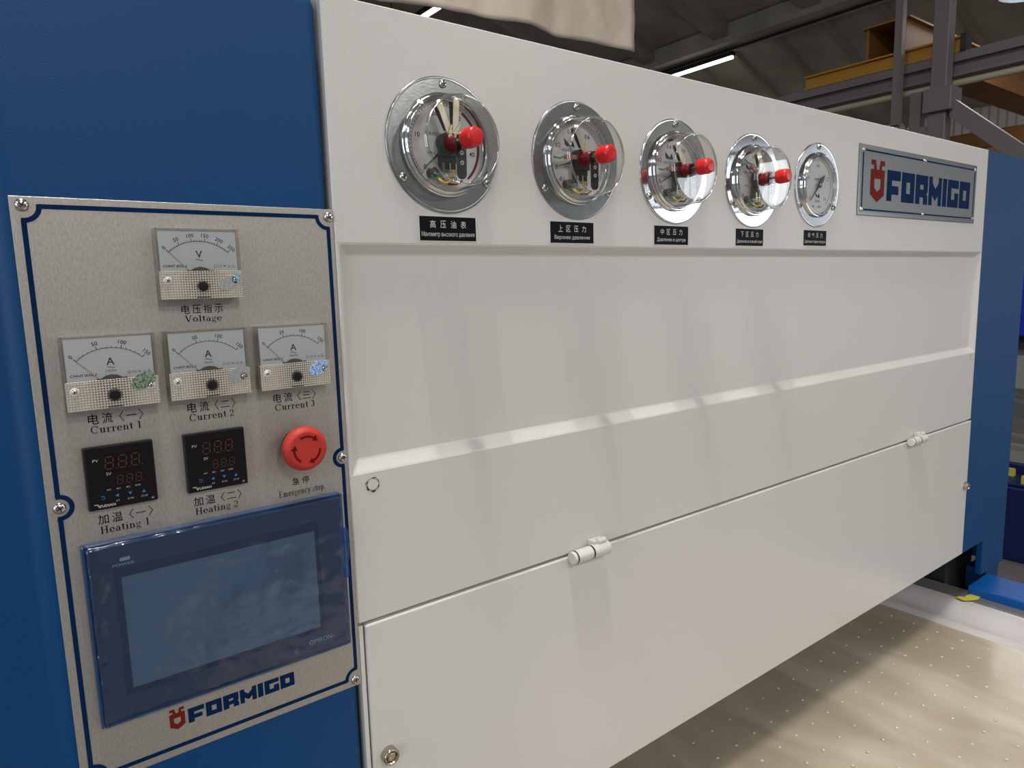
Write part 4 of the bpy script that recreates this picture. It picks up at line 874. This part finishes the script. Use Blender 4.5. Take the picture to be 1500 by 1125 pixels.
for s_, a in (('0', 225), ('0.4', 160), ('0.8', 92), ('1.2', 22), ('1.6', -42)): a = math.radians(a); text_h(mb, s_, .0290 * math.cos(a), .0290 * math.sin(a), .0050, yd, res=2)
put_text(mb, 'MPa', -.009, .009, .006, .0105, yd); put_text(mb, u'\u538b\u529b\u8868', -.007, .007, -.026, -.022, yd); put_text(mb, '1.6', -.012, .012, -.0335, -.0305, yd)
obj('scale_print', mb, m_black, g5)
mb = MB(); mb.prism([(-.006, -.012), (.001, -.016), (-.002, -.018), (-.005, -.016)], yd - .0002, yd); mb.prism([(.0, -.019), (.004, -.012), (.007, -.018)], yd - .0002, yd); obj('dial_mark', mb, m_navy, g5)
a = math.radians(226); c, s = math.cos(a), math.sin(a); mb = MB(); mb.prism([(.035 * c, .035 * s), (-.0018 * s, .0018 * c), (-.012 * c - .004 * s, -.012 * s + .004 * c), (-.022 * c, -.022 * s), (-.012 * c + .004 * s, -.012 * s - .004 * c), (.0018 * s, -.0018 * c)], -.0065, -.0055)
mb.lathe([(-.0065, .0045), (-.0080, .0045), (-.0080, 0)], 0, 0, 0, 20); obj('needle', mb, m_knob, g5)
mb = MB(); mb.lathe([(-.0075, .0020), (-.0088, .0018), (-.0090, 0)], 0, 0, 0, 16); obj('needle_hub', mb, m_brass, g5)
mb = MB(); mb.lathe([(-.0088, .0440), (-.0100, .0438), (-.0100, 0)], 0, 0, 0, 64); obj('flat_glass', mb, m_lens, g5)

# black label plates under the gauges
LB = [(.3754, .0558, u'\u9ad8\u538b\u6cb9\u8868', u'\u041c\u0430\u043d\u043e\u043c\u0435\u0442\u0440 \u0432\u044b\u0441\u043e\u043a\u043e\u0433\u043e \u0434\u0430\u0432\u043b\u0435\u043d\u0438\u044f', 'black label under the leftmost gauge, Chinese and Russian text for high pressure', .94),
      (.5395, .0558, u'\u4e0a\u533a\u538b\u529b', u'\u0412\u0435\u0440\u0445\u043d\u0435\u0435 \u0434\u0430\u0432\u043b\u0435\u043d\u0438\u0435', 'black bilingual label under the second gauge from the left', .82),
      (.7085, .0560, u'\u4e2d\u533a\u538b\u529b', u'\u0414\u0430\u0432\u043b\u0435\u043d\u0438\u0435 \u0432 \u0446\u0435\u043d\u0442\u0440\u0435', 'black bilingual label under the third gauge from the left', .84),
      (.8755, .0565, u'\u4e0b\u533a\u538b\u529b', u'\u0414\u0430\u0432\u043b\u0435\u043d\u0438\u0435 \u0432 \u043d\u0438\u0436\u043d\u0435\u0439 \u0437\u043e\u043d\u0435', 'black bilingual label under the fourth gauge from the left', .92),
      (1.0470, .0585, u'\u4f9b\u6c14\u538b\u529b', u'\u0414\u0430\u0432\u043b\u0435\u043d\u0438\u0435 \u043f\u043e\u0434\u0430\u0447\u0438 \u0432\u043e\u0437\u0434\u0443\u0445\u0430', 'black bilingual label under the rightmost flat gauge', .92)]
for x, z, cn, ru, lab, rw in LB:
    r = thing('label_plate', (x, -.0015, z), lab, 'label', 'black labels under the gauges'); r.rotation_euler = (0, 0, 0); hw, hh = .0325, .0116
    mb = MB(); mb.box(-hw - .0014, hw + .0014, -.0007, 0, -hh - .0012, hh + .0012); obj('white_border', mb, m_labelw, r)
    mb = MB(); mb.box(-hw, hw, -.0009, -.0006, -hh, hh); obj('black_field', mb, m_label, r)
    mb = MB()
    for i, ch in enumerate(cn): put_text(mb, ch, -.0210 + i * .0118, -.0146 + i * .0118, .0006, .0078, -.0009, bold=.002, res=2)
    put_text(mb, ru, -hw * rw, hw * rw, -.0086, -.0030, -.0009, res=2); obj('lettering', mb, m_labelw, r)

# maker's nameplate
npl = thing('nameplate', (1.411, -.0015, .1555), 'silver nameplate with red emblem and navy maker lettering at the right end', 'nameplate'); ox, oz = 1.411, .1555
x0, x1, z0, z1 = 1.1715, 1.6505, .0985, .2135
mb = MB(); mb.box(x0 - ox, x1 - ox, -.0016, 0, z0 - oz, z1 - oz); obj('backing', mb, m_npedge, npl, bevel=.0006, bseg=1)
mb = MB(); mb.box(x0 + .007 - ox, x1 - .007 - ox, -.0022, -.0015, z0 + .0065 - oz, z1 - .0065 - oz); obj('face', mb, m_np, npl)
mb = MB(); ax, bx, az, bz = x0 + .0125 - ox, x1 - .0115 - ox, z0 + .0095 - oz, z1 - .0095 - oz
for q in ((ax, az, bx, az), (ax, bz, bx, bz), (ax, az, ax, bz), (bx, az, bx, bz)): mb.line(*q, .0026 if q[0] != q[2] else .0034, -.00245, -.0022)
obj('border_line', mb, m_navy, npl)
for x in (ax, 0, bx):
    for z in (az, bz):
        mb = MB(); mb.lathe([(0, .0042), (-.0012, .0038), (-.0020, .0022), (-.0022, 0)], x, z, -.0022, 18); obj('rivet', mb, m_screw, npl)
put_logo(npl, 1.2105, 1.2590, .1215, .1905, 1.2690, 1.6190, .1258, .1778, -.0022, (ox, oz))

# ------------------------------------------------------------------ lift everything from lens height to the floor datum
for o in S.objects:
    if o.parent is None and o.type in ('MESH', 'EMPTY'): o.location.z += H
